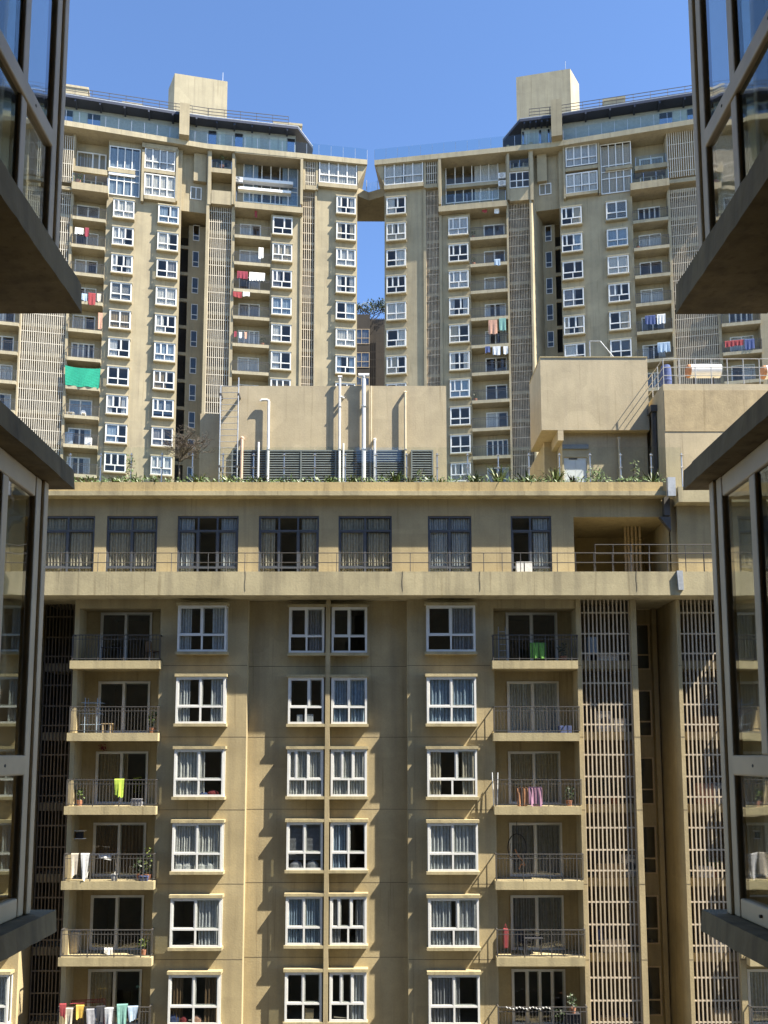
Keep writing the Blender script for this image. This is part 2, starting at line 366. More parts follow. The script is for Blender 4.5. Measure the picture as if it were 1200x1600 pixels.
def rail_mesh(Wd, d, mat, h=1.08, sp=0.13, left=True, right=True):
    k = ('r', round(Wd, 2), d, mat, left, right, sp)
    if k in CACHE: return CACHE[k]
    m = MB(); hw = Wd / 2; y = -d
    m.box(-hw, hw, y - .02, y + .02, h - .035, h); m.box(-hw, hw, y - .012, y + .012, h - .2, h - .175); m.box(-hw, hw, y - .015, y + .015, .07, .10)
    n = int(Wd / sp)
    for i in range(n + 1):
        x = -hw + Wd * i / n; w = .008 if i % 8 else .018
        m.box(x - w, x + w, y - w, y + w, 0.0 if i % 8 == 0 else .10, h - .036)
    for on, x in ((left, -hw), (right, hw)):
        if not on: continue
        m.box(x - .02, x + .02, y + .021, 0, h - .035, h); m.box(x - .012, x + .012, y + .021, 0, .07, .10)
        q = max(1, int(d / sp))
        for i in range(1, q + 1):
            yy = y + d * i / (q + 1); m.box(x - .008, x + .008, yy - .008, yy + .008, .1, h - .036)
    CACHE[k] = m.mesh("railing", M[mat]); return CACHE[k]
def glassrail_mesh(Wd, d, h=1.0, gm='bluegl'):
    k = ('gr', round(Wd, 2), d, h, gm)
    if k in CACHE: return CACHE[k]
    m = MB(); hw = Wd / 2
    n = max(1, round(Wd / 1.25))
    for i in range(n):
        a = -hw + Wd * i / n + .02; b = -hw + Wd * (i + 1) / n - .02; m.box(a, b, -d - .006, -d + .006, .03, h, 0)
    for i in range(n + 1):
        x = -hw + Wd * i / n; m.box(x - .02, x + .02, -d + .008, -d + .05, 0, h - .1, 1)
    CACHE[k] = m.mesh("glass_railing", [M[gm], M['steel']]); return CACHE[k]
def balcony(root, fr, s0, s1, z, out=0.42, back=1.1, trim='trim', rail='rail', sl=0.0, sr=0.0, thick=.33, sp=.13):
    k = ('b', round(s1 - s0, 2), out, back, trim, sl, sr)
    if k not in CACHE:
        hw = (s1 - s0) / 2
        CACHE[k] = MB().box(-hw - sl, hw + sr, -out, -.002, -thick, 0).box(-hw + .003, hw - .003, -.002, back - .003, -thick + .003, -.003).mesh("balcony", M[trim])
    b = link('balcony', CACHE[k], root, fr.loc((s0 + s1) / 2, 0, z, root), fr.a)
    if rail: link('railing', rail_mesh(s1 - s0 + sl * .6 + sr * .6, out - .04, rail, sp=sp), b, ((sr - sl) * .3, 0, 0))
    return b
def screen_mesh(Wd, H, mat, sp=.17, w=.028, rails=(0.12, .40, .70), dx=0.0):
    k = ('s', round(Wd, 2), round(H, 2), mat, sp, w, rails)
    if k in CACHE: return CACHE[k]
    m = MB(); n = max(2, round(Wd / sp)); rr = random.Random(5)
    for i in range(n + 1):
        x = -Wd / 2 + Wd * i / n; j = rr.uniform(-.008, .008); m.box(x - w + j, x + w + j, -.03, .03, 0, H)
    for q in rails: m.box(-Wd / 2, Wd / 2, -.024, .024, H * q - .03, H * q + .03)
    CACHE[k] = m.mesh("screen", M[mat]); return CACHE[k]
def screen_col(root, fr, s0, s1, z0, n, mat='screen', y=0.12, back=1.5, wallm='wall', slab='trim', mbw=None, sp=.17, w=.026, inner=None, rails=(0.12, .40, .70)):
    for i in range(n):
        link('screen', screen_mesh(s1 - s0 - .04, FP, mat, sp, w, rails), root, fr.loc((s0 + s1) / 2, y, z0 + i * FP, root), fr.a)
    sm = MB().box(0, s1 - s0, y + .05, back, -.28, .06).mesh('floor_slab', M[slab])
    for i in range(n + 1): link('floor_slab', sm, root, fr.loc(s0, 0, z0 + i * FP, root), fr.a)
    b = MB(); z1 = z0 + n * FP
    b.face([(s0, back, z0), (s1, back, z0), (s1, back, z1), (s0, back, z1)])
    yb = y + .04
    b.face([(s0, yb, z0), (s0, back, z0), (s0, back, z1), (s0, yb, z1)]); b.face([(s1, yb, z0), (s1, yb, z1), (s1, back, z1), (s1, back, z0)])
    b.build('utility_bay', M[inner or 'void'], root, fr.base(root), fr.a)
def recess(mb, s0, s1, z0, z1, back, holes=(), m=0):
    wall_holes(mb, s0, s1, z0, z1, holes, back, .16, m)
    mb.face([(s0, 0, z0), (s0, back, z0), (s0, back, z1), (s0, 0, z1)], m); mb.face([(s1, 0, z0), (s1, 0, z1), (s1, back, z1), (s1, back, z0)], m)

# ------------------------------------------------------------------ setting: ground, road
MB().box(-600, 600, -200, 1500, -0.5, 0).build('ground', M['ground'])["kind"] = 'structure'
MB().box(-300, 300, 14, 22, 0.0041, 0.0081).build('road', M['asphalt'])["kind"] = 'structure'
# ------------------------------------------------------------------ the near apartment block across the court
blk = thing('apartment_block', 'near ochre apartment block with a terrace floor above rows of white bay windows', 'building', (0, 37, 0))
def zs(j): return CZ + 4.12 - FP * j
def sN(x, y=1250, out=0.0): return NF.s(x, y, out)
def nb(mb, name, mat): return mb.build(name, mat, blk, NF.base(blk), 0)
ZB0, ZB1 = CZ + 6.47, CZ + 7.445
ROWS = range(0, 7)
hA, hB, hC, hU = [], [], [], []
for j in ROWS:
    z = zs(j)
    cA = ['both', 'both', 'leftbig', 'wide', 'right', 'both', 'full'][j]
    window(blk, NF, sN(310.5, 1210, .36), z, holes=hA, curtain=cA, colour=['silver', 'silver', 'white', 'white', 'silver', 'brown', 'white'][j])
    window(blk, NF, sN(477, 1210, -.06), z, 1.48, y=.42, holes=hB, rows=ROWS_BAY_OPEN2 if j == 2 else ROWS_BAY_OPEN if j == 1 else ROWS_BAY, curtain=['right', 'none', 'full', 'blind', 'full', 'none', 'full'][j], colour=['grey', 'white', 'white', 'grey', 'lightblue', 'white', 'white'][j])
    window(blk, NF, sN(545, 1210, -.06), z, 1.48, y=.42, holes=hB, curtain=['none', 'wide', 'full', 'left', 'both', 'right', 'full'][j], colour=['white', 'lightblue', 'white', 'lightblue', 'grey', 'silver', 'white'][j],
           rows=ROWS_BAY_ALT if j in (2, 5) else ROWS_BAY_OPEN2 if j == 4 else ROWS_BAY)
    window(blk, NF, sN(706.7, 1210, .36), z, holes=hC, curtain=['right', 'full', 'both', 'full', 'wide', 'leftbig', 'full'][j], colour=['grey', 'lightblue', 'cream', 'silver', 'silver', 'grey', 'white'][j], rows=ROWS_BAY_OPEN if j in (2, 4) else ROWS_BAY)
a0, a1, c0, c1 = sN(243), sN(383), sN(637), sN(775)
w = MB()
wall_holes(w, a0, a1, 0, ZB0, hA); wall_holes(w, a1, c0, 0, ZB0, hB, .42); wall_holes(w, c0, c1, 0, ZB0, hC)
w.face([(a1, 0, 0), (a1, .42, 0), (a1, .42, ZB0), (a1, 0, ZB0)]); w.face([(c0, 0, 0), (c0, 0, ZB0), (c0, .42, ZB0), (c0, .42, 0)])
fx0, fx1 = sN(507.2, 1250, -.0), sN(514.2, 1250, -.0)
w.box(fx0, fx1, .005, .419, 0, ZB0 - .002)
# left balcony column
pl0, pl1 = sN(106), sN(113.5)
w.box(pl0, pl1, 0, 2.4, 0, ZB0 - .001)
hL, hR = [], []
BK = 0.95
for j in ROWS:
    door(blk, NF, sN(190, 1210, -BK), zs(j) - .25, BK, holes=hL, curtain=['none', 'none', 'leftbig', 'wide', 'none', 'left', 'full'][j], colour=['grey', 'grey', 'sand', 'brown', 'grey', 'cream', 'white'][j])
    balcony(blk, NF, pl1, a0, zs(j) - .26, .42, BK, sl=pl1 - pl0, sr=.12)
recess(w, pl1 + .002, a0 - .002, 0, CZ + 6.1, BK, hL)
w.box(pl1 + .002, a0 - .002, 0.003, BK + .1, CZ + 6.1, ZB0 - .003)
# right balcony column
pr0, pr1 = sN(907), sN(914)
for j in ROWS:
    door(blk, NF, sN(835, 1210, -BK), zs(j) - .25, BK, holes=hR, curtain=['none', 'full', 'wide', 'full', 'wide', 'none', 'full'][j], colour=['grey', 'silver', 'cream', 'grey', 'grey', 'grey', 'white'][j], trip=(j == 5))
    balcony(blk, NF, c1, pr0, zs(j) - .26, .42, BK, sl=.12, sr=-.05)
recess(w, c1 + .002, pr0 - .002, 0, CZ + 6.1, BK, hR)
w.box(c1 + .002, pr0 - .002, 0.003, BK + .1, CZ + 6.1, ZB0 - .003)
# right piers, screens and the light shaft
q0, q1 = sN(994), sN(1003); t0, t1 = sN(1067), sN(1073); u0, u1 = sN(1145), sN(1154)
w.box(pr0, pr1, -.05, 2.0, 0, ZB0 - .002); w.box(q0, q1, -.05, 2.6, 0, ZB0 - .002)
w.box(t0, t1, -.05, 3.0, 0, ZB0 - .002); w.box(u0, u1, -.05, 3.0, 0, ZB0 - .002)
hS = []
for j in ROWS:
    window(blk, NF, sN(1012, 1250, -2.6), zs(j) - .35, .62, 2.05, .03, 2.6, [(0, .32, [], False), (.32, 1, [], False)], None, 'pvcgrey', 'glass', .06, .06, 'none', holes=hS, key='shaftN', name='shaft_window')
wall_holes(w, q1 + .002, t0 - .002, 0, ZB0, hS, 2.6)
w.box(sN(1027, 1250, -2.4), sN(1034, 1250, -2.4), 2.3, 2.598, 0, ZB0 - .003)
zsc = zs(6) - .26
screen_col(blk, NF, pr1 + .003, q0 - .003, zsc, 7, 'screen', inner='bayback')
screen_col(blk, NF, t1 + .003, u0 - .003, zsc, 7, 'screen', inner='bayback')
# beyond the last screen: one more balcony column, and the projecting block at the far left
for j in ROWS:
    balcony(blk, NF, u1, u1 + 3.4, zs(j) - .26, .42, BK, sl=.0, sr=.1)
    door(blk, NF, u1 + 1.5, zs(j) - .25, BK, holes=hR, curtain='left', colour='silver')
recess(w, u1 + .002, u1 + 3.4, 0, ZB0, BK, hR)
l0, l1 = sN(-170, 1560), sN(26, 1560)
hl = []
for j in ROWS: window(blk, NF, sN(-27, 1560, .36), zs(j), holes=hl, curtain='both', colour='silver')
wall_holes(w, l0, l1, 0, ZB0 - .002, hl)
w.face([(l1, 0, 0), (l1, 4.6, 0), (l1, 4.6, ZB0), (l1, 0, ZB0)])
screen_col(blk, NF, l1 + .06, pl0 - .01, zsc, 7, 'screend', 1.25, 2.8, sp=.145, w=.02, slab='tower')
w.face([(pl0, 2.4, 0), (pl0, 2.4, ZB0), (pl0, 5, ZB0), (pl0, 5, 0)])
# upper terrace floor
U = lambda x: NF.s(x, 850)
for k, (x0, x1, rows, cv, co) in enumerate([(62, 148, 0, 'full', 'cream'), (165, 246, 0, 'full', 'cream'), (276, 373, 1, 'both', 'silver'), (403, 499, 1, 'both', 'cream'),
                             (528, 613, 0, 'full', 'cream'), (668, 737.7, 0, 'full', 'silver'), (797.7, 863, 2, 'right', 'silver')]):
    ms = [[.5], [.33, .66], [.48]][rows]
    rr = [(0, .15, ms, False), (.15, .755, ms, True), (.755, 1, ms, False)]
    s0, s1 = U(x0), U(x1)
    window(blk, NF, (s0 + s1) / 2, ZB1 + .005, s1 - s0, CZ + 10.06 - ZB1, .03, 0.07, rr, None, 'alu', 'glass', .09, .075, cv, co, 3.5, hU, name='terrace_window')
op0, op1 = U(897), U(1048); opz0, opz1 = ZB1 + .01, NF.z(950, 808)
hU.append((op0, op1, opz0, opz1))
ZF0 = CZ + 10.79
upl = sN(-170, 850)
wall_holes(w, upl, op1, ZB1 - .2, ZF0 + .02, hU)
w.box(op1, op1 + .25, .002, 6, ZB1 - .2, ZF0)
nb(w, 'facade_wall', M['wall'])
oc = MB(); D = 3.6
for q in ([(op0, .16, opz0), (op0, D, opz0), (op0, D, opz1), (op0, .16, opz1)], [(op0, D, opz0), (op1, D, opz0), (op1, D, opz1), (op0, D, opz1)],
          [(op0, .16, opz1), (op0, D, opz1), (op1, D, opz1), (op1, .16, opz1)], [(op0, .16, opz0), (op1, .16, opz0), (op1, D, opz0), (op0, D, opz0)]): oc.face(q)
nb(oc, 'service_recess', M['wall'])
for i, x in enumerate((977, 982, 988, 994, 1000)):
    s = NF.s(x, 850, -1.6); nb(MB().tube((s, 1.6, opz0), (s, 1.6, opz1), .055, n=8), 'riser_pipe', M['pvcgrey'])
# terrace slab, roof slab, planter wall
bandR = sN(1190, 910, 1.05)
nb(MB().box(upl, bandR, -1.05, -.003, ZB0, ZB1).box(upl, bandR, -.003, 3.0, ZB0 + .01, ZB1 - .01), 'terrace_slab', M['band'])
fR = NF.s(1041, 770, .55)
nb(MB().box(upl, fR, -.55, 20, ZF0, CZ + 10.98), 'roof_slab', M['band'])
nb(MB().box(upl, fR - .1, -.48, -.36, CZ + 10.98, CZ + 11.38).box(upl, fR - .1, .75, .87, CZ + 10.98, CZ + 11.3), 'planter_wall', plaster("planter_wall_paint", (0.52, 0.395, 0.19), .14, .2))
nb(MB().box(upl, fR - .1, -.36, .75, CZ + 10.98, CZ + 11.28), 'planter_soil', M['soil'])
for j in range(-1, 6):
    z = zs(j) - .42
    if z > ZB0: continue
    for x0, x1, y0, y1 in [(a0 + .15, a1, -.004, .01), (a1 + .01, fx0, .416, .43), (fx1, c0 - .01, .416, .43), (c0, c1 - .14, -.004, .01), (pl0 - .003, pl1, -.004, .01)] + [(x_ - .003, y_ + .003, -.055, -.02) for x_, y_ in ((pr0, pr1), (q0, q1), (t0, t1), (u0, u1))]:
        nb(MB().box(x0, x1, y0, y1, z - .009, z + .009), 'joint_shade_strip', M['joint'])  # thin proud strip in place of a groove, its shade put into the colour
tr = MB()
def rails(x0, x1, h, yy, zb, sp):
    n = max(1, round((x1 - x0) / sp))
    for hh in h: tr.tube((x0, yy, zb + hh), (x1, yy, zb + hh), .017)
    for i in range(n + 1):
        x = x0 + (x1 - x0) * i / n; tr.tube((x, yy, zb), (x, yy, zb + h[-1]), .015)
rails(upl, bandR, (.40, .80), -.93, ZB1, .76)
rails(NF.s(930, 870, .8), bandR, (.80, 1.18), -.80, ZB1, .76)
nb(tr, 'terrace_railing', M['rail'])
for x in (383, 629, 750, 995):
    s = NF.s(x, 910, 1.07); c = MB()
    pts = [(s + .012 * math.sin(i * .9 + x), -1.06, ZB1 + .03 - i * .105) for i in range(9)]
    c.path(pts, .006); nb(c, 'hanging_cable', M['rail'])
# back and ends of the block
bk = MB(); bk.face([(upl, 20, 0), (bandR + 6, 20, 0), (bandR + 6, 20, CZ + 10.9), (upl, 20, CZ + 10.9)])
bk.face([(upl, 0, 0), (upl, 20, 0), (upl, 20, CZ + 10.9), (upl, 0, CZ + 10.9)]); nb(bk, 'rear_wall', M['wall'])
# gutter box and flap at the roof corner
g0, g1 = NF.s(1040, 760, .6), NF.s(1052, 760, .6)
nb(MB().box(g0 + .05, g1 + .05, -.75, -.56, NF.z(1045, 775, .7), NF.z(1045, 746, .7)), 'drain_hopper', M['galv'])
nb(MB().box(NF.s(1037, 800, .2), NF.s(1046, 800, .2), -.3, -.02, NF.z(1040, 806, .2), ZF0 - .01).prism_y([(NF.s(1030, 810, .2), NF.z(1040, 808, .2)), (NF.s(1047, 810, .2), NF.z(1040, 808, .2)), (NF.s(1047, 810, .2), NF.z(1040, 830, .2))], -.28, -.05), 'steel_bracket', M['rail'])
nb(MB().prism_y([(NF.s(1057, 892, 1.1), NF.z(1060, 892, 1.1)), (NF.s(1066, 892, 1.1), NF.z(1060, 892, 1.1)), (NF.s(1068, 922, 1.1), NF.z(1060, 922, 1.1)), (NF.s(1060, 922, 1.1), NF.z(1060, 922, 1.1))], -1.16, -1.055), 'metal_flap', M['galv'])
# wall continuing on the right under the tank building
rb = MB(); r0 = op1 + .25; r1 = r0 + 9
rb.box(r0, r1, -.15, 8, ZB1 + .002, CZ + 10.45)
nb(rb, 'side_wall', M['wall'])
nb(MB().box(NF.s(1060, 775, .75), r1, -.75, 6, CZ + 10.45, CZ + 11.1), 'side_fascia', M['band'])

# ------------------------------------------------------------------ roof rooms
ZR = CZ + 10.98
def atN(x, y, Y): s, z = NF.px(x, y, 37.0 - Y); return s, z
pm = thing('plant_room', 'long low beige rooftop plant room with grey louvres, behind the white vent pipes', 'building', (0, 41, ZR))
x0, _ = atN(345, 680, 41); x1, zt = atN(697, 603, 41)
MB().box(x0, x1, 0, 7, 0, zt - ZR).build('wall', M['roofroom'], pm)
MB().box(x0 - 1.1, x0 - .003, .5, 7, 0, atN(330, 640, 41)[1] - ZR).build('side_annex', M['roofroom'], pm)
for xa, xb in ((362, 633), (642, 677)):
    a, zt_ = atN(xa, 703, 40.9); b, _ = atN(xb, 703, 40.9); H = zt_ - ZR; lm = MB()
    lm.box(a, b, -.1, -.04, H - .07, H); lm.box(a, a + .07, -.1, -.04, 0, H - .07); lm.box(b - .07, b, -.1, -.04, 0, H - .07)
    n = max(1, round((b - a) / 1.75))
    for i in range(1, n): x = a + (b - a) * i / n; lm.box(x - .035, x + .035, -.11, -.04, 0, H - .07)
    k = int((H - .1) / .115)
    for i in range(k):
        z = .03 + i * .115
        lm.prism([(a + .07, 0), (b - .07, 0), (b - .07, .001), (a + .07, .001)], z, z + .001)
        lm.v[-8:] = [(a + .07, -.095, z), (b - .07, -.095, z), (b - .07, -.03, z + .07), (a + .07, -.03, z + .07), (a + .07, -.095, z + .02), (b - .07, -.095, z + .02), (b - .07, -.03, z + .09), (a + .07, -.03, z + .09)]
    lm.build('louvre_panel', M['louvre'], pm)
    MB().box(a + .02, b - .02, -.028, -.004, 0, H - .01).build('louvre_backing', M['void'], pm)
def pipe(xb, yt, r, mat, label, head=None, Y=40.83, xt=None):
    s0, zt = atN(xb, yt, Y)
    o = thing('vent_pipe', label, 'pipe', (s0, Y, ZR), 0, 'vent pipes in front of the plant room')
    H = zt - ZR; m = MB(); m.tube((0, 0, 0), (0, 0, H), r, n=12)
    m.build('pipe', mat, o)
    if head == 'tee':
        MB().tube((-.16 - r, 0, H + r), (.16 + r, 0, H + r), r * 1.15, n=12).tube((0, 0, H), (0, 0, H + r), r * 1.2, n=12).build('tee_head', mat, o)
    if head == 'elbow':
        MB().path([(0, 0, H), (-.06, 0, H + .06), (-.36, 0, H + .06), (-.40, 0, H + .0)], r, n=10).build('elbow', mat, o)
    if head == 'bend':
        MB().path([(0, 0, H), (0, .07, H + .07), (0, .26, H + .07)], r * 1.25, n=10).build('bend', mat, o)
    if head == 'arm':
        MB().path([(0, 0, H - .95), (.13, .0, H - .93), (.17, .2, H - .9)], r, n=10).tube((-.09, 0, H + r), (.11, 0, H + r), r * 1.1, n=10).build('side_arm', mat, o)
    c = MB(); q = max(1, int(H / 2.2))
    for i in range(q): z = 1.2 + i * 2.1; c.box(-r - .02, r + .02, -r - .01, .28, z, z + .04)
    c.build('clip', M['galv'], o)
    return o
pipe(378, 686, .075, M['pipep'], 'short pink plastic pipe with a bent top beside the ladder', 'bend')
pipe(404, 691, .05, M['pipew'], 'short thin white pipe between the pink pipe and the hooked white pipe')
pipe(420, 627, .06, M['pipew'], 'tall white pipe hooked over to the left at its top', 'elbow')
pipe(531, 591, .06, M['pipew'], 'tall slim white pipe with a side arm near its top', 'arm')
pipe(536.5, 693, .045, M['pipew'], 'short thin white pipe close beside the slim pipe with the side arm')
pipe(568.5, 590, .095, M['pipew'], 'thickest and tallest white vent pipe with a tee head', 'tee')
pipe(580, 603, .028, M['pipeb'], 'thin beige conduit rising to the roof edge just right of the thickest pipe', Y=40.93)
pipe(585.5, 688, .06, M['pipew'], 'short stout white pipe at the right foot of the thickest pipe', 'bend')
pipe(633, 614, .055, M['pipeb'], 'tall beige pipe alone on the right half of the plant room wall', 'bend')
# ladder
la = thing('roof_ladder', 'steel cat ladder fixed to the left end of the plant room wall', 'ladder', (0, 40.55, ZR))
sa, zt = atN(345, 602, 40.55); sb, zt2 = atN(373, 590, 40.55)
m = MB(); m.tube((sa, 0, 0), (sa, 0, zt - ZR), .03); m.tube((sb, 0, 0), (sb, 0, zt2 - ZR), .03); m.build('rail', M['galv'], la)
i = 0.3
while i < zt - ZR: MB().tube((sa, 0, i), (sb, 0, i), .014).build('rung', M['galv'], la); i += .30
for hh in (.38, .93):
    for s in (sa, sb): MB().box(s - .05, s + .05, -.03, .449, (zt - ZR) * hh - .05, (zt - ZR) * hh + .05).build('bracket', M['rail'], la)
# cantilevered box room
bx = thing('rooftop_box_room', 'cantilevered plain beige rooftop box above a recessed pale metal door', 'building', (0, 40, ZR))
b0, bt = atN(844, 559, 40); b1, bb = atN(1015, 672, 40)
MB().box(b0, b1, 0, 3.0, bb - ZR, bt - ZR).build('upper_box', M['roofroom'], bx)
l0_, _ = atN(878, 690, 40.4)
lw = MB(); d0, dt = atN(881, 714.5, 40.4); d1, _ = atN(917, 714.5, 40.4)
lw.box(l0_, d0, .4, 6, 0, bb - ZR - .003); lw.box(d1, b1 - .004, .4, 6, 0, bb - ZR - .003); lw.box(d0, d1, .4, 6, dt - ZR, bb - ZR - .003)
lw.box(b0 + .4, l0_ - .002, 1.6, 6, 0, bb - ZR - .003)
lw.build('lower_wall', M['roofroom'], bx)
bm_, _ = atN(870, 690, 40.3)
MB().box(bm_, l0_ - .004, .003, 3.0, atN(870, 688, 40)[1] - ZR, bb - ZR - .004).build('beam', M['roofroom'], bx)
MB().box(b0 - .02, b1, -.03, 3.0, bt - ZR + .002, bt - ZR + .05).build('coping', M['trim'], bx)
dm = MB(); dm.box(d0 + .01, (d0 + d1) / 2 - .004, .46, .5, 0, dt - ZR - .01); dm.box((d0 + d1) / 2 + .004, d1 - .01, .46, .5, 0, dt - ZR - .01)
dd = dm.build('door', M['doorgrey'], bx); xm = (d0 + d1) / 2
MB().box(xm + .04, xm + .16, .42, .459, (dt - ZR) * .38, (dt - ZR) * .55).build('handle', M['rail'], dd)
MB().box(xm - .3, xm + .1, .43, .459, dt - ZR - .09, dt - ZR - .03).build('closer', M['rail'], dd)
v0, vt = atN(879, 694, 40.3); v1, vb = atN(920, 701, 40.3)
MB().box(v0, v1, .33, .398, vb - ZR, vt - ZR).build('vent_grille', M['louvre'], bx)
MB().path([(b0 + 2.4, .3, bt - ZR + .05), (b0 + 2.4, .3, bt - ZR + .95), (b0 + 2.9, .3, bt - ZR + .95), (b0 + 3.6, .3, bt - ZR + .05)], .025).build('roof_bar', M['galv'], bx)
for y_, x_, lab in ((37.2, 967, 'thin beige pipe standing before the recessed wall right of the pale door'),):
    s, z_ = atN(967, 686, 40.25)
    o = thing('vent_pipe', lab, 'pipe', (s, 40.25, ZR)); MB().tube((0, 0, 0), (0, 0, z_ - ZR), .05, n=10).build('pipe', M['pipeb'], o)
    MB().tube((0, 0, z_ - ZR), (0, 0, z_ - ZR + .08), .07, n=10).build('cap', M['pipeb'], o)
# tank building
tk = thing('tank_building', 'big blank beige rooftop block with a white railing around its water tanks, at right', 'building', (0, 38.5, CZ + 11.1))
k0, kt = atN(1036, 600, 38.5); kz = CZ + 11.1
MB().box(k0, k0 + 12, 0, 11, 0, kt - kz).build('wall', M['roofroom'], tk)
MB().box(k0 + .02, k0 + 12, -.02, -.004, kt - kz - 2.2, kt - kz - .3).build('render_patch', plaster('patched_render', (.45, .35, .2), .2, .1, scale=2), tk)
m = MB(); H = kt - kz
for hh in (.42, .80, 1.2):
    m.tube((k0 + .05, .06, H + hh), (k0 + 12, .06, H + hh), .017); m.tube((k0 + .05, .06, H + hh), (k0 + .05, 11, H + hh), .017)
i = 0
while i * .72 < 12: m.tube((k0 + .05 + i * .72, .06, H), (k0 + .05 + i * .72, .06, H + 1.2), .02); i += 1
for i in range(1, 14): m.tube((k0 + .05, .06 + i * .8, H), (k0 + .05, .06 + i * .8, H + 1.2), .02)
m.build('railing', plain('worn_rail_paint', (.42, .41, .38), .5), tk)
MB().box(k0 - .22, k0 - .05, 1.0, 1.2, 0, H - .9).box(k0 - .3, k0 - .002, .9, 4, H - .9, H - .6).build('downpipe', M['rail'], tk)
def tank(x0, x1, yt, yb, Y, lab, capc, name='solar_tank'):
    s0, z1 = atN(x0, yt, Y); s1, z0 = atN(x1, yb, Y); r = (z1 - z0) / 2
    o = thing(name, lab, 'water tank', ((s0 + s1) / 2, Y, kt), 0, 'solar water tanks on the tank building'); h = (s1 - s0) / 2; zc = (z0 + z1) / 2 - kt
    m = MB(); m.tube((-h + .12, 0, zc), (h, 0, zc), r, n=28); m.build('drum', M['white'], o)
    MB().tube((-h, 0, zc), (-h + .119, 0, zc), r * .93, r * 1.02, n=28).build('end_cap', cl(capc), o)
    f = MB()
    for x in (-h * .6, h * .6):
        f.tube((x, -r * .6, 0), (x, 0, zc - r * .8), .025); f.tube((x, r * .6, 0), (x, 0, zc - r * .8), .025)
    f.build('stand', M['rail'], o)
tank(1073, 1125, 570, 590, 40.5, 'white solar water tank with an orange end cap behind the roof railing', 'orange')
tank(1190, 1240, 572, 592, 40.5, 'second solar tank with an orange end at the right edge of the photo', 'orange')
s0, z0_ = atN(1040, 572, 41.5)
o = thing('water_barrel', 'blue plastic water barrel behind the railing corner', 'barrel', (s0, 41.5, kt)); H = z0_ - kt
m = MB(); pr_ = [(.0, .22), (.05, .25), (.3, .26), (.32, .275), (.36, .26), (.62, .26), (.64, .275), (.68, .26), (.93, .25), (1, .2)]
for (h0, r0), (h1, r1_) in zip(pr_[:-1], pr_[1:]): m.tube((0, 0, h0 * H), (0, 0, h1 * H), r0, r1_, n=20, caps=False)
m.tube((0, 0, H * .99), (0, 0, H), .2, n=20); m.build('drum', cl('blue'), o); MB().tube((.08, .0, H), (.08, 0, H + .05), .05, n=10).build('lid', cl('blue'), o)
# glass balustrade along the planter
gb = thing('glass_balustrade', 'clear glass balustrade on slim steel posts along the planted roof edge', 'railing', (0, 37.95, CZ + 11.0))
gz = atN(600, 699, 37.95)[1] - (CZ + 11.0); xs = [atN(205 + 47.8 * i, 720, 37.95)[0] for i in range(-3, 19)]
for a, b in zip(xs[:-1], xs[1:]): MB().box(a + .025, b - .025, -.006, .006, .05, gz).build('glass_panel', M['clear'], gb)
for x in xs:
    m = MB().tube((x, .05, 0), (x, .05, gz - .25), .028, n=8)
    for hh in (.45, gz * .62, gz - .35): m.tube((x - .07, .0, hh), (x + .07, 0, hh), .022); m.tube((x, 0, hh), (x, .05, hh), .018)
    m.build('post', M['steel'], gb)
# ------------------------------------------------------------------ plants
def strap_clump(seed, n, h, spread):
    rr = random.Random(seed); m = MB()
    for i in range(n):
        a = rr.uniform(0, 6.283); L = h * rr.uniform(.6, 1.15); sp = spread * rr.uniform(.3, 1.1); wd = rr.uniform(.025, .05)
        pts = []
        for k in range(5):
            t = k / 4; pts.append(Vector((math.cos(a) * sp * t, math.sin(a) * sp * t * .7, L * (t * 1.5 - t * t * rr.uniform(.6, 1.0)))))
        sd_ = Vector((-math.sin(a), math.cos(a), .15)).normalized()
        for k in range(4):
            w0 = wd * (1 - (k / 4) ** 2); w1 = wd * (1 - ((k + 1) / 4) ** 2) + .002
            m.face([pts[k] - sd_ * w0, pts[k] + sd_ * w0, pts[k + 1] + sd_ * w1, pts[k + 1] - sd_ * w1])
    return m
def leafy_mesh(seed, n, rx, ry, rz, ls, cz=0):
    rr = random.Random(seed); m = MB()
    for i in range(n):
        t = rr.uniform(0, 6.283); u = rr.uniform(-1, 1); r_ = rr.random() ** .4; q = math.sqrt(1 - u * u)
        c = Vector((rx * r_ * q * math.cos(t), ry * r_ * q * math.sin(t), cz + rz * r_ * u))
        d = Vector((rr.uniform(-1, 1), rr.uniform(-1, 1), rr.uniform(-.6, .9))).normalized(); e = d.orthogonal().normalized(); l_ = ls * rr.uniform(.6, 1.3)
        m.face([c, c + d * l_ * .5 + e * l_ * .28, c + d * l_, c + d * l_ * .5 - e * l_ * .28])
    return m
ZP = CZ + 11.28
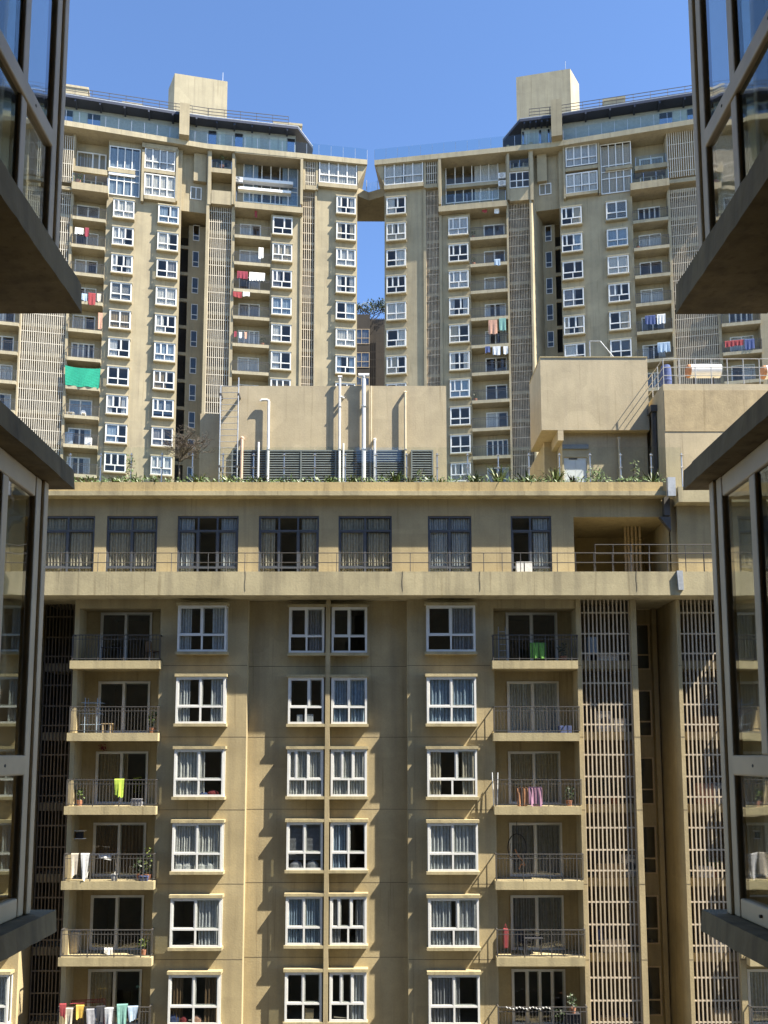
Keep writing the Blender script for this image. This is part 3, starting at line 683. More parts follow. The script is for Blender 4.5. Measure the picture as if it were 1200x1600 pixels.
PL = [(183, 26, .5, 'leafy', 'low yellow-green strap clump at the left end of the planter'), (212, 34, .55, 'leaf', 'strap-leaved clump under the left bay window of the tower, beside the vine'),
      (242, 26, .45, 'leafd', 'small dark strap clump left of the bare tree'), (312, 34, .75, 'leafy', 'tall pale strap clump right of the bare tree'),
      (355, 44, .75, 'leafy', 'big spiky yellow-green clump at the foot of the ladder'), (393, 24, .45, 'leaf', 'low strap clump right of the pink pipe'),
      (405, 24, .6, 'leafd', 'narrow upright clump at the foot of the short thin pipe'), (446, 22, .5, 'leaf', 'small strap clump alone right of the hooked pipe'),
      (470, 22, .5, 'leafd', 'small dark clump midway along the long louvre'), (517, 28, .5, 'leaf', 'strap clump left of the slim tall pipe'),
      (550, 26, .5, 'leafy', 'yellow-green strap clump between the two tall white pipes'), (575, 26, .5, 'leafd', 'dark strap clump right of the thickest pipe'),
      (617, 48, .85, 'leaf', 'big arching clump left of the lone beige pipe'), (640, 26, .6, 'leafd', 'dark strap clump at the foot of the lone beige pipe'),
      (690, 26, .5, 'leafy', 'low pale clump at the right end of the plant room'), (741, 34, .65, 'leaf', 'strap clump below the lowest tower bay window right of the plant room'),
      (780, 56, 1.0, 'leafy', 'largest bright strap clump under the tower balconies'), (822, 44, .8, 'leaf', 'arching strap clump left of the box room'),
      (866, 44, .8, 'leafy', 'bright strap clump just left of the pale metal door'), (895, 26, .55, 'leafd', 'dark clump in front of the pale metal door'),
      (972, 24, .5, 'leafd', 'low dark clump right of the leafy shrub'), (1020, 34, .65, 'leaf', 'strap clump at the right end of the planter')]
for i, (x, n, h, mt, lab) in enumerate(PL):
    s, _ = atN(x, 748, 37.05 + .12 * (i % 3)); o = thing('strap_plant', lab, 'plant', (s, 37.0 + .12 * (i % 3), ZP), 0, 'strap-leaved plants in the roof planter')
    strap_clump(i, n, h * R.uniform(1.0, 1.45), h * R.uniform(.8, 1.15)).build('leaves', M[mt], o)
    MB().tube((0, 0, 0), (0, 0, .08), .05, .03).build('crown', M['bark'], o)
for x, h, r_, n, lab in ((930, .95, .42, 150, 'bushy broad-leaved shrub right of the pale metal door'), (993, 1.25, .22, 60, 'thin climbing shrub with few leaves right of the beige pipe'),
                         (203, 1.5, .20, 70, 'tall leafy vine climbing beside the tower bay window at left'), (657, .95, .22, 50, 'leafy upright shoot in front of the small louvre')):
    s, _ = atN(x, 748, 37.2); o = thing('shrub', lab, 'plant', (s, 37.2, ZP), 0)
    leafy_mesh(x, n, r_, r_ * .8, h * .42, .13, h * .62).build('foliage', M['leaf'], o)
    m = MB(); rr = random.Random(x)
    for k in range(4): m.path([(0, 0, 0), (rr.uniform(-.1, .1), rr.uniform(-.1, .1), h * .5), (rr.uniform(-r_, r_) * .7, rr.uniform(-.1, .1), h * .95)], .009, n=5)
    m.build('stem', M['bark'], o)
gc = MB(); rr = random.Random(3)
gx0, gx1 = atN(120, 748, 37)[0], atN(1036, 748, 37)[0]
for i in range(1500):
    c = Vector((rr.uniform(gx0, gx1), rr.uniform(-.42, .2), ZP + rr.uniform(0, .16) * (0.6 + abs(math.sin(i * .01))) + .12)); d = Vector((rr.uniform(-1, 1), rr.uniform(-1, .3), rr.uniform(-.3, 1))).normalized(); e = d.orthogonal().normalized(); l_ = rr.uniform(.08, .24)
    gc.face([c, c + d * l_ * .5 + e * l_ * .2, c + d * l_, c + d * l_ * .5 - e * l_ * .2])
tag(gc.build('groundcover', M['leaf'], None, (0, 37, 0)), kind='stuff')
# bare tree on the roof
bt_ = thing('bare_tree', 'small leafless tree with fine grey twigs on the roof in front of the left tower', 'tree', (atN(288, 745, 38.9)[0], 38.9, ZR))
trm = MB(); twm = MB(); rr = random.Random(21)
def grow(m, p, d, L, r, dep):
    k = 3; q = p
    for i in range(k):
        d = (d + Vector((rr.uniform(-.22, .22), rr.uniform(-.22, .22), rr.uniform(-.1, .14)))).normalized(); e = q + d * (L / k)
        m.tube(q, e, r * (1 - .25 * i / k), r * (1 - .25 * (i + 1) / k), n=5 if dep < 3 else 3, caps=False); q = e
        if dep < 4 and (dep > 0 or i == k - 1):
            for b in range(2 if dep else 8):
                a = rr.uniform(0, 6.283); sp = rr.uniform(.8, 1.6)
                nd = (d * .38 + Vector((math.cos(a), math.sin(a) * .8, rr.uniform(-.15, .55))) * sp * .8).normalized()
                grow(twm, q, nd, L * rr.uniform(.45, .62) if dep else rr.uniform(.75, 1.2), r * .55 if dep else .024, dep + 1)
grow(trm, Vector((0, 0, 0)), Vector((-.03, 0, 1)), 2.1, .05, 0)
trm.build('trunk', M['bark'], bt_); twm.build('crown', M['bark'], bt_)
# ------------------------------------------------------------------ the two towers
ZT0 = CZ + 27.5
def tz(k): return ZT0 + FP * k
KS = range(-2, 10)
TS0, TS1 = CZ + 62.75, CZ + 63.3          # roof terrace slab
REF = 555
class Tower:
    def __init__(s, name, label, x):
        s.root = thing(name, label, 'building', (x, 88, 0)); s.h = {}; s.mb = {}
    def hl(s, fr): return s.h.setdefault(id(fr), [])
    def m(s, fr): return s.mb.setdefault(id(fr), (fr, MB()))[1]
    def b(s, mb, fr, name, mat): return mb.build(name, mat, s.root, fr.base(s.root), fr.a)
    def wincol(s, fr, xc, ks=range(-1, 10), rnd=None):
        for k in ks:
            window(s.root, fr, fr.s(xc, REF, .4), tz(k), 2.05, 1.9, .42, 0, trim='ttrim', gm='tglass', holes=s.hl(fr), outer=.10, bar=.085,
                   rows=R.choice([ROWS_BAY, ROWS_BAY, ROWS_BAY_ALT, ROWS_BAY_OPEN, ROWS_BAY_OPEN2]), key=None)
    def wall(s, fr, x0, x1, z1=TS0, z0=0.0, y=0.0):
        a = fr.s(x0, REF); b = fr.s(x1, REF)
        wall_holes(s.m(fr), a, b, z0, z1, s.hl(fr), y)
    def pier(s, fr, x0, x1, z1=TS0, out=.1, deep=3.0, z0=0.0):
        s.m(fr).box(fr.s(x0, REF), fr.s(x1, REF), -out, deep, z0, z1 - .002)
    def balc(s, fr, x0, x1, ks=range(-2, 10), xd=None, top=None, dw=2.2):
        a, b = fr.s(x0, REF), fr.s(x1, REF); bk = 1.15; hd = s.hl((fr)) if False else []
        for k in ks:
            balcony(s.root, fr, a, b, tz(k) - .30, .38, bk, trim='ttrim', rail='rail', sp=.16)
            door(s.root, fr, fr.s(xd, REF, -bk), tz(k) - .29, bk, dw, 2.15, hd, 'tglass', trip=R.random() < .2)
        recess(s.m(fr), a + .002, b - .002, 0, top, bk, hd)
    def screen(s, fr, x0, x1, z1, mat, sp=.2):
        a, b = fr.s(x0, REF) + .003, fr.s(x1, REF) - .003
        n = 13; z0 = z1 - n * FP
        screen_col(s.root, fr, a, b, z0, n, mat, .06, 1.6, 'tower', 'ttrim', sp=sp, w=.032, inner='bayback', rails=(.34, .72))
    def shaft(s, fr, x0, x1, xw, xd0, xd1, back, z1):
        hd = []
        for k in range(-1, 10):
            window(s.root, fr, fr.s(xw, REF, -back), tz(k) + .35, .66, 1.75, .03, back, [(0, .32, [], False), (.32, 1, [], False)], None, 'pvc', 'tglass', .06, .07, 'none', holes=hd, key='shaftT', name='shaft_window')
        a, b, da, db = fr.s(x0, REF), fr.s(x1, REF), fr.s(xd0, REF, -back), fr.s(xd1, REF, -back)
        for k in range(-2, 10): hd.append((da, db, tz(k) - .35, tz(k) + 2.25))
        wall_holes(s.m(fr), min(a, da) - .6, max(b, db) + .6, 0, z1, hd, back)
        v = MB(); v.face([(da - .3, back + 2.5, 0), (db + .3, back + 2.5, 0), (db + .3, back + 2.5, z1), (da - .3, back + 2.5, z1)])
        for q in (da - .3, db + .3): v.face([(q, back + .2, 0), (q, back + 2.5, 0), (q, back + 2.5, z1), (q, back + .2, z1)])
        s.b(v, fr, 'lobby_interior', M['void'])
    def rect(s, fr, x0, x1, y0, y1, out):      # photograph rectangle on the plane `out` metres before the wall -> s0, s1, z0, z1
        a = fr.px(x0, (y0 + y1) / 2, out)[0]; b = fr.px(x1, (y0 + y1) / 2, out)[0]
        xm = (x0 + x1) / 2; return a, b, fr.px(xm, y1, out)[1], fr.px(xm, y0, out)[1]
    def glaz(s, fr, x0, x1, y0, y1, out, rows, cur='wide', col='white', deep=1.2, hole=None, outer=.1, bar=.09, y=None, fm='pvc', name='window'):
        a, b, z0, z1 = s.rect(fr, x0, x1, y0, y1, out)
        yy = -out + .06 if y is None else y
        (s.hl(fr) if hole is None else hole).append((a + .02, b - .02, z0, z1))
        return window(s.root, fr, (a + b) / 2, z0, b - a, z1 - z0, .055, yy, rows, None, fm, 'tglass', outer, bar, cur, col, deep, None, ('gl', x0, x1, y0), name)
    def boxpx(s, fr, x0, x1, y0, y1, out, deep, mb=None):
        a, b, z0, z1 = s.rect(fr, x0, x1, y0, y1, out); (mb or s.m(fr)).box(a, b, -out, deep, z0, z1); return a, b, z0, z1
    def grail(s, fr, x0, x1, ybot, out, h=1.0):
        a, b, z0, _ = s.rect(fr, x0, x1, ybot - 10, ybot, out)
        link('glass_railing', glassrail_mesh(b - a, 0, h), s.root, fr.loc((a + b) / 2, -out, z0, s.root), fr.a)
    def finish(s):
        for i, (fr, mb) in s.mb.items(): s.b(mb, fr, 'facade_wall', M['tower'])
WIDE = [(0, .36, [.25, .5, .75], False), (.36, 1, [.25, .5, .75], True)]
TALL = [(0, .30, [.25, .5, .75], False), (.30, .44, [.25, .5, .75], False), (.44, .56, [.25, .5, .75], False), (.56, 1, [.25, .5, .75], False)]
BIG = [(0, .34, [.17, .33, .5, .67, .83], False), (.34, .45, [.17, .33, .5, .67, .83], False), (.45, 1, [.17, .33, .5, .67, .83], False)]
def roof(T, fo, fi, so0, si_end, pier_px, lift_px, lift_a, liftz, sgn, extra):
    """Roof terrace slab, glass balustrades, penthouse, dark roof, railing, pier and lift room; sgn -1 left tower, +1 right."""
    root = T.root
    # slab as one polygon in plan: outer overhang 2.3 m along the outer facade, 0.6 m along the inner one
    def P(fr, q, yin): v = fr.loc(q, yin, 0, root); return (v.x, v.y)
    poly = [P(fo, so0, -1.5), P(fi, 0, -.8), P(fi, si_end, -.75), P(fi, si_end, 14), P(fo, so0, 14)]
    MB().prism(poly, TS0, TS1).build('terrace_slab', M['ttrim'], root)
    zt = TS1
    def strip(fr, a, b, out, h, name='terrace_balustrade'):
        link(name, glassrail_mesh(abs(b - a), 0, h), root, fr.loc((a + b) / 2, -out, zt, root), fr.a)
    for A_, B_ in ((P(fo, so0, -1.4), P(fi, 0, -.7)), (P(fi, 0, -.7), P(fi, si_end, -.65))):
        A_, B_ = (Vector(A_), Vector(B_)) if A_[0] < B_[0] else (Vector(B_), Vector(A_)); d_ = B_ - A_; c_ = (A_ + B_) / 2
        link('terrace_balustrade', glassrail_mesh(d_.length, 0, 1.3), root, (c_.x, c_.y, zt), math.atan2(d_.y, d_.x))
    e = extra['pent_end']
    # penthouse glazing, dark roof with chamfered corner
    pm = MB(); ph = 2.6
    pts_w = [P(fo, so0, .3), P(fi, 0.0, .2), P(fi, e - .0, .2), P(fi, e, 12), P(fo, so0, 12)]
    MB().prism(pts_w, zt, zt + ph).build('penthouse_wall', plain("penthouse_panel", (.30, .32, .30), .5, var=.1), root)
    nW = 16; a0_, b0_ = (so0, 0.0)
    for i in range(nW):
        a = a0_ + (b0_ - a0_) * i / nW; b = a0_ + (b0_ - a0_) * (i + 1) / nW; a, b = min(a, b), max(a, b)
        if i % 5 == 3: continue
        g = MB(); g.box(a + .06, b - .06, -.03, -.005, .1, 2.2); w_ = link('penthouse_window', g.mesh('pane', M['tglass'] if False else M['pglass' if i % 3 else 'pgreen']), root, fo.loc(0, .28, zt, root), fo.a)
    n2 = 10
    for i in range(n2):
        a = e * i / n2; b = e * (i + 1) / n2; a, b = min(a, b), max(a, b)
        if i % 4 == 2: continue
        g = MB(); g.box(a + .06, b - .06, -.03, -.005, .1, 2.2); link('penthouse_window', g.mesh('pane', M['pgreen' if i % 3 else 'pglass']), root, fi.loc(0, .2, zt, root), fi.a)
    rp = [P(fo, so0, -1.3), P(fi, 0, -1.0), P(fi, e + (-sgn) * .2, -.9), P(fi, e + (-sgn) * 2.0, 2.0), P(fi, e + (-sgn) * 2.0, 12), P(fo, so0, 12)]
    if sgn < 0: rp = rp
    zr = zt + extra.get('rz', 2.6)
    MB().prism(rp, zr, zr + .28).build('penthouse_roof', M['navy'], root)
    MB().prism([(x, y) for x, y in rp], zr + .281, zr + .36).build('roof_edge', M['galv'], root)
    for i in range(9):
        q = so0 + (0 - so0) * (i + .5) / 9; T.b(MB().box(q - .09, q + .09, -1.1, .19, zr - .22, zr - .001), fo, 'roof_beam', M['navy'])
    for i in range(5):
        q = e * (i + .5) / 5; T.b(MB().box(q - .09, q + .09, -.85, .15, zr - .22, zr - .001), fi, 'roof_beam', M['navy'])
    rl = MB(); zz = zr + .36
    for fr, a, b in ((fo, so0, 0), (fi, 0, e - (-sgn) * .8)):
        n = max(2, int(abs(b - a) / 1.6))
        for hh in (.35, .7, 1.05):
            p = fr.loc(a, -.75, zz + hh, root); q = fr.loc(b, -.75, zz + hh, root); rl.tube(p, q, .035, n=4)
        for i in range(n + 1):
            q = a + (b - a) * i / n; rl.tube(fr.loc(q, -.75, zz, root), fr.loc(q, -.75, zz + 1.05, root), .028, n=4)
    rl.build('roof_railing', M['rail'], root)
    # pier and lift room
    a, b, z0, z1 = T.rect(fo, *pier_px, 1.6)
    T.b(MB().box(a, b, -1.7, .9, zt, z1), fo, 'roof_pier', M['tower'])
    fr = Fr(0, 0, 0)
    a, b, z0, z1 = T.rect(fo, *lift_px, -5)
    side_x = lift_px[0] - 9 if sgn < 0 else lift_px[1] + 13
    q3 = fo.px(side_x, lift_px[2] + 30, -7.6)[0]
    A_, B_, C_, D_, E_ = P(fo, a, 5), P(fo, b, 5), P(fo, q3, 7.6), P(fo, a, 11), P(fo, b, 11)
    poly = [A_, B_, E_, D_, C_] if sgn < 0 else [A_, B_, C_, E_, D_]
    z1 += .25
    MB().prism(poly, zt, z1).build('lift_room', M['ttrim'], root)
    c = fo.loc(b - .5, 6, 0, root); MB().tube((0, 0, z1), (0, 0, z1 + 1.8), .025).build('lightning_rod', M['galv'], root, (c.x, c.y, 0))
    for x0, x1, y0, y1, yin in extra['blocks']:
        f_ = fo if ((x0 + x1) / 2 - 592) * sgn > 275 else fi
        a, b, z0, z1 = T.rect(f_, x0, x1, y0, y1, -yin); m = MB().box(a, b, yin, yin + 3, zr + .3, z1 - .25).box(a - .1, b + .1, yin - .1, yin + 3.1, z1 - .248, z1)
        T.b(m, f_, 'roof_block', M['ttrim'])
M['pglass'] = glass("penthouse_glass", (.35, .45, .5), 1.7, .25, 0.0)
M['pgreen'] = plain("frosted_glass_panel", (.36, .40, .36), .35, var=.06)

# left tower
TL = Tower('apartment_tower', 'left concrete apartment tower, its front in sunlight, with a green net on one balcony', -20)
T = TL
T.wincol(LO, 185.5); T.wincol(LO, 257); T.wincol(LI, 439); T.wincol(LI, 539.8, range(-1, 11))
zd = LO.z(140, 300, 0)                      # where the two-storey top begins
T.balc(LO, 105, 158, range(-2, 10), 129, TS0 - .01); T.balc(LI, 363, 420, range(-2, 10), 388, zd + 1.2)
T.balc(LO, -40, 28, range(-2, 10), 2, TS0 - .01)
T.pier(LO, 28, 30.5); T.pier(LO, 101, 105); T.pier(LI, 317.5, 322, out=.5, deep=4); T.pier(LI, 358, 363, out=.25); T.pier(LI, 467, 470.5, out=.15); T.pier(LI, 490, 493, out=.15)
zs1 = LI.z(340, 319, 0)
T.screen(LO, 30.5, 101, LO.z(110, 292), 'screenw'); T.screen(LI, 322, 358, zs1, 'screenw'); T.screen(LI, 470.5, 490, LI.z(480, 296), 'screen')
T.shaft(LO, 277, 316, 302, 277.2, 290, 2.6, LO.z(300, 330))
m = T.m(LO)
# end return walls and back
e1 = LI.s(557.5, REF)
mi = T.m(LI); mi.face([(e1, 0, 0), (e1, 12, 0), (e1, 12, TS0), (e1, 0, TS0)]); 
s277 = LO.s(277, REF); m.face([(s277, 0, 0), (s277, 2.7, 0), (s277, 2.7, TS0), (s277, 0, TS0)])
lo0 = LO.s(-40, REF)
m.face([(lo0, 13, 0), (0, 13, 0), (0, 13, TS0), (lo0, 13, TS0)]); mi.face([(0, 12.5, 0), (e1, 12.5, 0), (e1, 12.5, TS0), (0, 12.5, TS0)])
# two-storey top
T.boxpx(LO, 112, 169, 287, 298, 1.0, 1.1); T.grail(LO, 113, 168, 287, .95, 1.0); T.boxpx(LO, 112, 168, 262, 270, .25, 1.0)
T.glaz(LO, 117, 165, 228, 262, 0, [(0, 1, [.55, .78], True)], 'leftbig', 'white', y=1.1, hole=[]); T.glaz(LO, 122, 160, 271, 290, 0, [(0, 1, [.5], True)], 'both', y=1.1, hole=[])
T.glaz(LO, 170, 219, 230, 306, .12, TALL, 'full', 'lightblue'); T.boxpx(LO, 168.5, 211, 264, 270, .30, -.02)
link('sun_louvre', MB().box(*(lambda r_: (r_[0], r_[1], -.26, -.122, r_[2], r_[3]))(T.rect(LO, 170, 211, 271, 275, .2))).mesh('sun_louvre', M['white']), T.root, LO.base(T.root), LO.a)
ab = T.boxpx(LO, 222, 278, 226, 233, .5, -.01); 
for xa, xb in ((221, 225), (274.5, 278)): T.boxpx(LO, xa, xb, 233.2, 314, .5, -.01)
T.boxpx(LO, 225.2, 274.3, 307, 313, .5, -.01); T.boxpx(LO, 225.2, 274.3, 266, 271, .45, -.01)
T.glaz(LO, 226, 274, 232.5, 265.5, .42, WIDE, 'wide', 'silver'); T.glaz(LO, 225.2, 274, 273, 307, .42, WIDE, 'full', 'white')
link('screen', screen_mesh(LO.s(115, 250) - LO.s(60, 250), LO.z(110, 216) - LO.z(110, 289), 'screenw', .2, .032), T.root, LO.loc((LO.s(115, 250) + LO.s(60, 250)) / 2, -.35, LO.z(110, 289), T.root), LO.a)
T.boxpx(LO, 60, 116, 289, 294, .3, .0)
zb_ = LO.z(300, 331, -.6); m.box(LO.s(276.5, REF) + .02, LO.s(318, REF) + .25, .6, 3.5, zb_, TS0 - .004)
T.boxpx(LO, 303, 323, 240, 283, -.1, .59)
T.glaz(LO, 297.5, 315, 292, 311.5, -.52, [(0, 1, [.5], False)], 'none', outer=.09, bar=.08)
mi2 = T.m(LI)
T.boxpx(LI, 325, 330, 230, 319, .55, .3); T.boxpx(LI, 362.5, 366.5, 232, 319, .55, .9); T.boxpx(LI, 330.2, 362.3, 298, 319, .5, 1.2); T.boxpx(LI, 330.2, 362.3, 263, 270, .5, 1.2)
T.boxpx(LI, 325, 366, 227.5, 231, .56, 1.2); T.grail(LI, 331, 362, 263, .45, .95)
h_ = []; T.glaz(LI, 338, 362, 240, 262, -1.1, [(0, 1, [.5], False)], 'both', y=1.22, hole=h_)
a, b, z0, z1 = T.rect(LI, 326, 366, 228, 319, 0); wall_holes(mi2, a, b, z0, z1, h_, 1.25)
T.boxpx(LI, 366.8, 471, 239.5, 243.5, .75, 1.0); T.boxpx(LI, 469.5, 473.5, 244, 319, .75, 1.0); T.boxpx(LI, 366.8, 473.3, 319.3, 328, .75, 1.2)
a, b, z0, z1 = T.rect(LI, 366, 472, 240, 322, 0); h_ = []; T.glaz(LI, 380, 466, 254, 318, -.85, BIG, 'both', 'lightblue', y=1.0, hole=h_); wall_holes(mi2, a, b, z0, z1, h_, 1.05)
wl = MB(); r_ = T.rect(LI, 374, 458, 280.5, 285, -.3); wl.box(r_[0], r_[1], .25, .94, r_[2], r_[3]); r_ = T.rect(LI, 372, 455, 293, 297, -.1); wl.box(r_[0], r_[1], .25, .94, r_[2], r_[3]); T.b(wl, LI, 'white_beam', M['white'])
T.grail(LI, 369, 470, 320, .7, 1.25)
T.boxpx(LI, 473.8, 477, 248, 296, .4, -.01); T.boxpx(LI, 493.5, 497, 249, 296, .4, -.01); T.boxpx(LI, 477.2, 493.3, 247, 251, .4, -.01); T.boxpx(LI, 477.2, 493.3, 289.5, 296, .4, -.01)
a, b, z0, z1 = T.rect(LI, 477, 493.5, 251, 289.5, .3); link('screen', screen_mesh(b - a, z1 - z0, 'screenw', .2, .035), T.root, LI.loc((a + b) / 2, -.3, z0, T.root), LI.a)
T.glaz(LI, 498.5, 558, 253, 287, .45, WIDE, 'full', 'white', y=-.40); T.boxpx(LI, 497.5, 558.5, 287.3, 293, .5, -.01); T.boxpx(LI, 497.5, 558.5, 248.5, 252.7, .5, -.01)
p1 = LI.px(559, 254, .5); p2 = LI.px(573.5, 258, .5); p3 = LI.px(560, 287, .5)
T.m(LI).prism_y([(p1[0], p3[1]), (p2[0], TS0 - .002), (p1[0], TS0 - .002)], -.5, 6)
T.wall(LO, 158, 277); T.wall(LI, 420, 467, LI.z(440, 326)); T.wall(LI, 493, 557.5)
roof(T, LO, LI, LO.s(-40, REF), LI.px(574, 255, .75)[0], (280.5, 296, 162, 215), (272, 355, 124, 186), rad(15), 0, -1,
     dict(pent_end=LI.s(462, 210), blocks=[(95, 137, 134, 160, 3), (192, 221, 161, 170, 2), (428, 471, 192, 215, 3)]))
T.finish()

# right tower
TR = Tower('apartment_tower', 'right concrete apartment tower, its front in shade, rust-stained screens down its face', 20)
T = TR
T.wincol(RI, 619.2, range(-1, 11)); T.wincol(RI, 718); T.wincol(RO, 898.5); T.wincol(RO, 970.5)
T.balc(RI, 737, 795, range(-2, 10), 775, RI.z(740, 327) + 1.0); T.balc(RO, 996, 1052, range(-2, 10), 1022, TS0 - .01); T.balc(RO, 1129, 1190, range(-2, 10), 1160, TS0 - .01)
T.pier(RI, 663, 667, out=.15); T.pier(RI, 688, 692, out=.15); T.pier(RI, 795, 798, out=.25); T.pier(RI, 832, 835, out=.5, deep=.6); T.pier(RO, 1052, 1056); T.pier(RO, 1125, 1129); T.pier(RO, 1190, 1230, deep=1)
T.screen(RI, 667, 688, RI.z(675, 294), 'screenrust', .15); T.screen(RI, 798, 832, RI.z(815, 314), 'screenrust', .165); T.screen(RO, 1056, 1125, RO.z(1065, 295), 'screen', .18)
T.shaft(RO, 850, 880, 861, 871.5, 880, 2.6, RO.z(850, 330))
# the sunlit splayed cheek beside the screen
A = RI.loc(RI.s(835, REF), -.5, 0, T.root); Bp = RO.loc(RO.s(852, REF, -2.6), 2.6, 0, T.root)
MB().prism([(A.x, A.y), (Bp.x, Bp.y), (Bp.x - .6, Bp.y + 1), (A.x - .02, A.y + 1.0)], 0, TS0 - .006).build('splayed_wall', M['tower'], T.root)
e1 = RI.s(601, REF); mi = T.m(RI); mi.face([(e1, 0, 0), (e1, 12, 0), (e1, 12, TS0), (e1, 0, TS0)])
m = T.m(RO); s880 = RO.s(880, REF); m.face([(s880, 0, 0), (s880, 2.7, 0), (s880, 2.7, TS0), (s880, 0, TS0)])
ro1 = RO.s(1230, REF); m.face([(0, 13, 0), (ro1, 13, 0), (ro1, 13, TS0), (0, 13, TS0)]); mi.face([(0, 12.5, 0), (e1, 12.5, 0), (e1, 12.5, TS0), (0, 12.5, TS0)])
T.glaz(RI, 600.5, 661, 253, 287, .45, WIDE, 'wide', 'white', y=-.40); T.boxpx(RI, 600, 661.5, 287.3, 293, .5, -.01); T.boxpx(RI, 600, 661.5, 248.5, 252.7, .5, -.01)
p1 = RI.px(599.5, 254, .5); p2 = RI.px(586, 257, .5); p3 = RI.px(599, 287, .5)
mi.prism_y([(p1[0], p3[1]), (p1[0], TS0 - .002), (p2[0], TS0 - .002)], -.5, 6)
T.boxpx(RI, 662, 665.5, 244, 293, .4, -.01); T.boxpx(RI, 683, 687, 243, 293, .4, -.01); T.boxpx(RI, 665.7, 682.8, 243, 247, .4, -.01); T.boxpx(RI, 665.7, 682.8, 287, 293, .4, -.01)
a, b, z0, z1 = T.rect(RI, 665.5, 683, 247, 287, .3); link('screen', screen_mesh(b - a, z1 - z0, 'screenw', .2, .035), T.root, RI.loc((a + b) / 2, -.3, z0, T.root), RI.a)
T.boxpx(RI, 687.2, 792, 236.5, 240, .75, 1.0); T.boxpx(RI, 685, 689, 243.3, 319, .75, 1.0); T.boxpx(RI, 685, 792, 317.3, 326, .75, 1.2)
a, b, z0, z1 = T.rect(RI, 687, 793, 236, 320, 0); h_ = []; T.glaz(RI, 696, 779, 248, 314, -.85, BIG, 'right', 'white', y=1.0, hole=h_); wall_holes(mi, a, b, z0, z1, h_, 1.05)
wl = MB(); r_ = T.rect(RI, 697, 790, 284, 289, -.3); wl.box(r_[0], r_[1], .45, .94, r_[2], r_[3]); T.b(wl, RI, 'white_beam', M['ttrim'])
T.grail(RI, 690, 790, 318, .7, 1.25)
T.boxpx(RI, 792, 796, 226, 312, .55, 1.0); T.boxpx(RI, 828, 833, 222, 312, .55, 1.2); T.boxpx(RI, 796.2, 827.8, 293.5, 313, .5, 1.2); T.boxpx(RI, 796.2, 827.8, 262, 267, .5, 1.2); T.boxpx(RI, 792, 833, 226, 230, .56, 1.2)
a, b, z0, z1 = T.rect(RI, 792, 833, 225, 313, 0); T.glaz(RI, 796, 828, 268, 293, .4, [(0, .45, [.33, .66], False), (.45, 1, [.33, .66], False)], 'none'); T.grail(RI, 797, 827, 262, .45, .95)
h_ = []; T.glaz(RI, 801, 827, 242, 261, -1.1, [(0, 1, [.33, .66], False)], 'right', y=1.22, hole=h_); a, b, z0, z1 = T.rect(RI, 792, 833, 225, 313, 0); wall_holes(mi, a, b, z0, z1, h_, 1.25)
zb_ = RO.z(850, 329, -.6); m.box(RO.s(834, REF) + .3, RO.s(880, REF) + .03, .6, 3.5, zb_, TS0 - .004); T.boxpx(RO, 839, 854, 232, 283, -.1, .59)
T.glaz(RO, 842.5, 861.5, 286.5, 304, -.52, [(0, 1, [.5], False)], 'none', outer=.09, bar=.08)
T.boxpx(RO, 880, 883, 222, 310, .5, -.01); T.boxpx(RO, 934.5, 937.5, 219, 302, .5, -.01); T.boxpx(RO, 883.2, 934.3, 218, 224.5, .5, -.01); T.boxpx(RO, 883.2, 934.3, 299.5, 304, .5, -.01); T.boxpx(RO, 883.2, 934.3, 259.5, 265, .45, -.01)
T.glaz(RO, 883.5, 933, 226, 258, .42, WIDE, 'full', 'silver'); T.glaz(RO, 884, 934, 269, 300, .42, WIDE, 'wide', 'white')
T.glaz(RO, 938.5, 987, 223, 301, .12, TALL, 'full', 'cream'); T.boxpx(RO, 946, 988, 259, 264, .3, -.02)
T.boxpx(RO, 985, 1046, 282, 293, 1.0, 1.1); T.grail(RO, 986, 1045, 282, .95, 1.0); T.boxpx(RO, 992, 1046, 256, 263, .25, 1.0); T.grail(RO, 993, 1041, 256, .2, 1.0)
T.glaz(RO, 1000, 1038, 236, 256, 0, [(0, 1, [.5], True)], 'full', 'silver', y=1.1, hole=[]); T.glaz(RO, 1001, 1038, 264, 286, 0, [(0, 1, [.5], True)], 'both', y=1.1, hole=[])
a, b = RO.s(1043, 240, .35), RO.s(1110, 240, .35); z0, z1 = RO.z(1065, 276, .35), RO.z(1065, 202, .35)
link('screen', screen_mesh(b - a, z1 - z0, 'screenw', .22, .04), T.root, RO.loc((a + b) / 2, -.35, z0, T.root), RO.a)
T.boxpx(RO, 1041, 1110, 277, 283, .4, .0)
T.wall(RI, 601, 663); T.wall(RI, 692, 737, RI.z(715, 324)); T.wall(RO, 880, 996)
roof(T, RO, RI, RO.s(1230, REF), RI.px(585, 255, .75)[0], (861, 878, 156, 210), (807, 892, 117, 190), rad(-17), 0, 1,
     dict(pent_end=RI.s(815, 205), blocks=[(943, 976, 153, 166, 2)]))
T.finish()
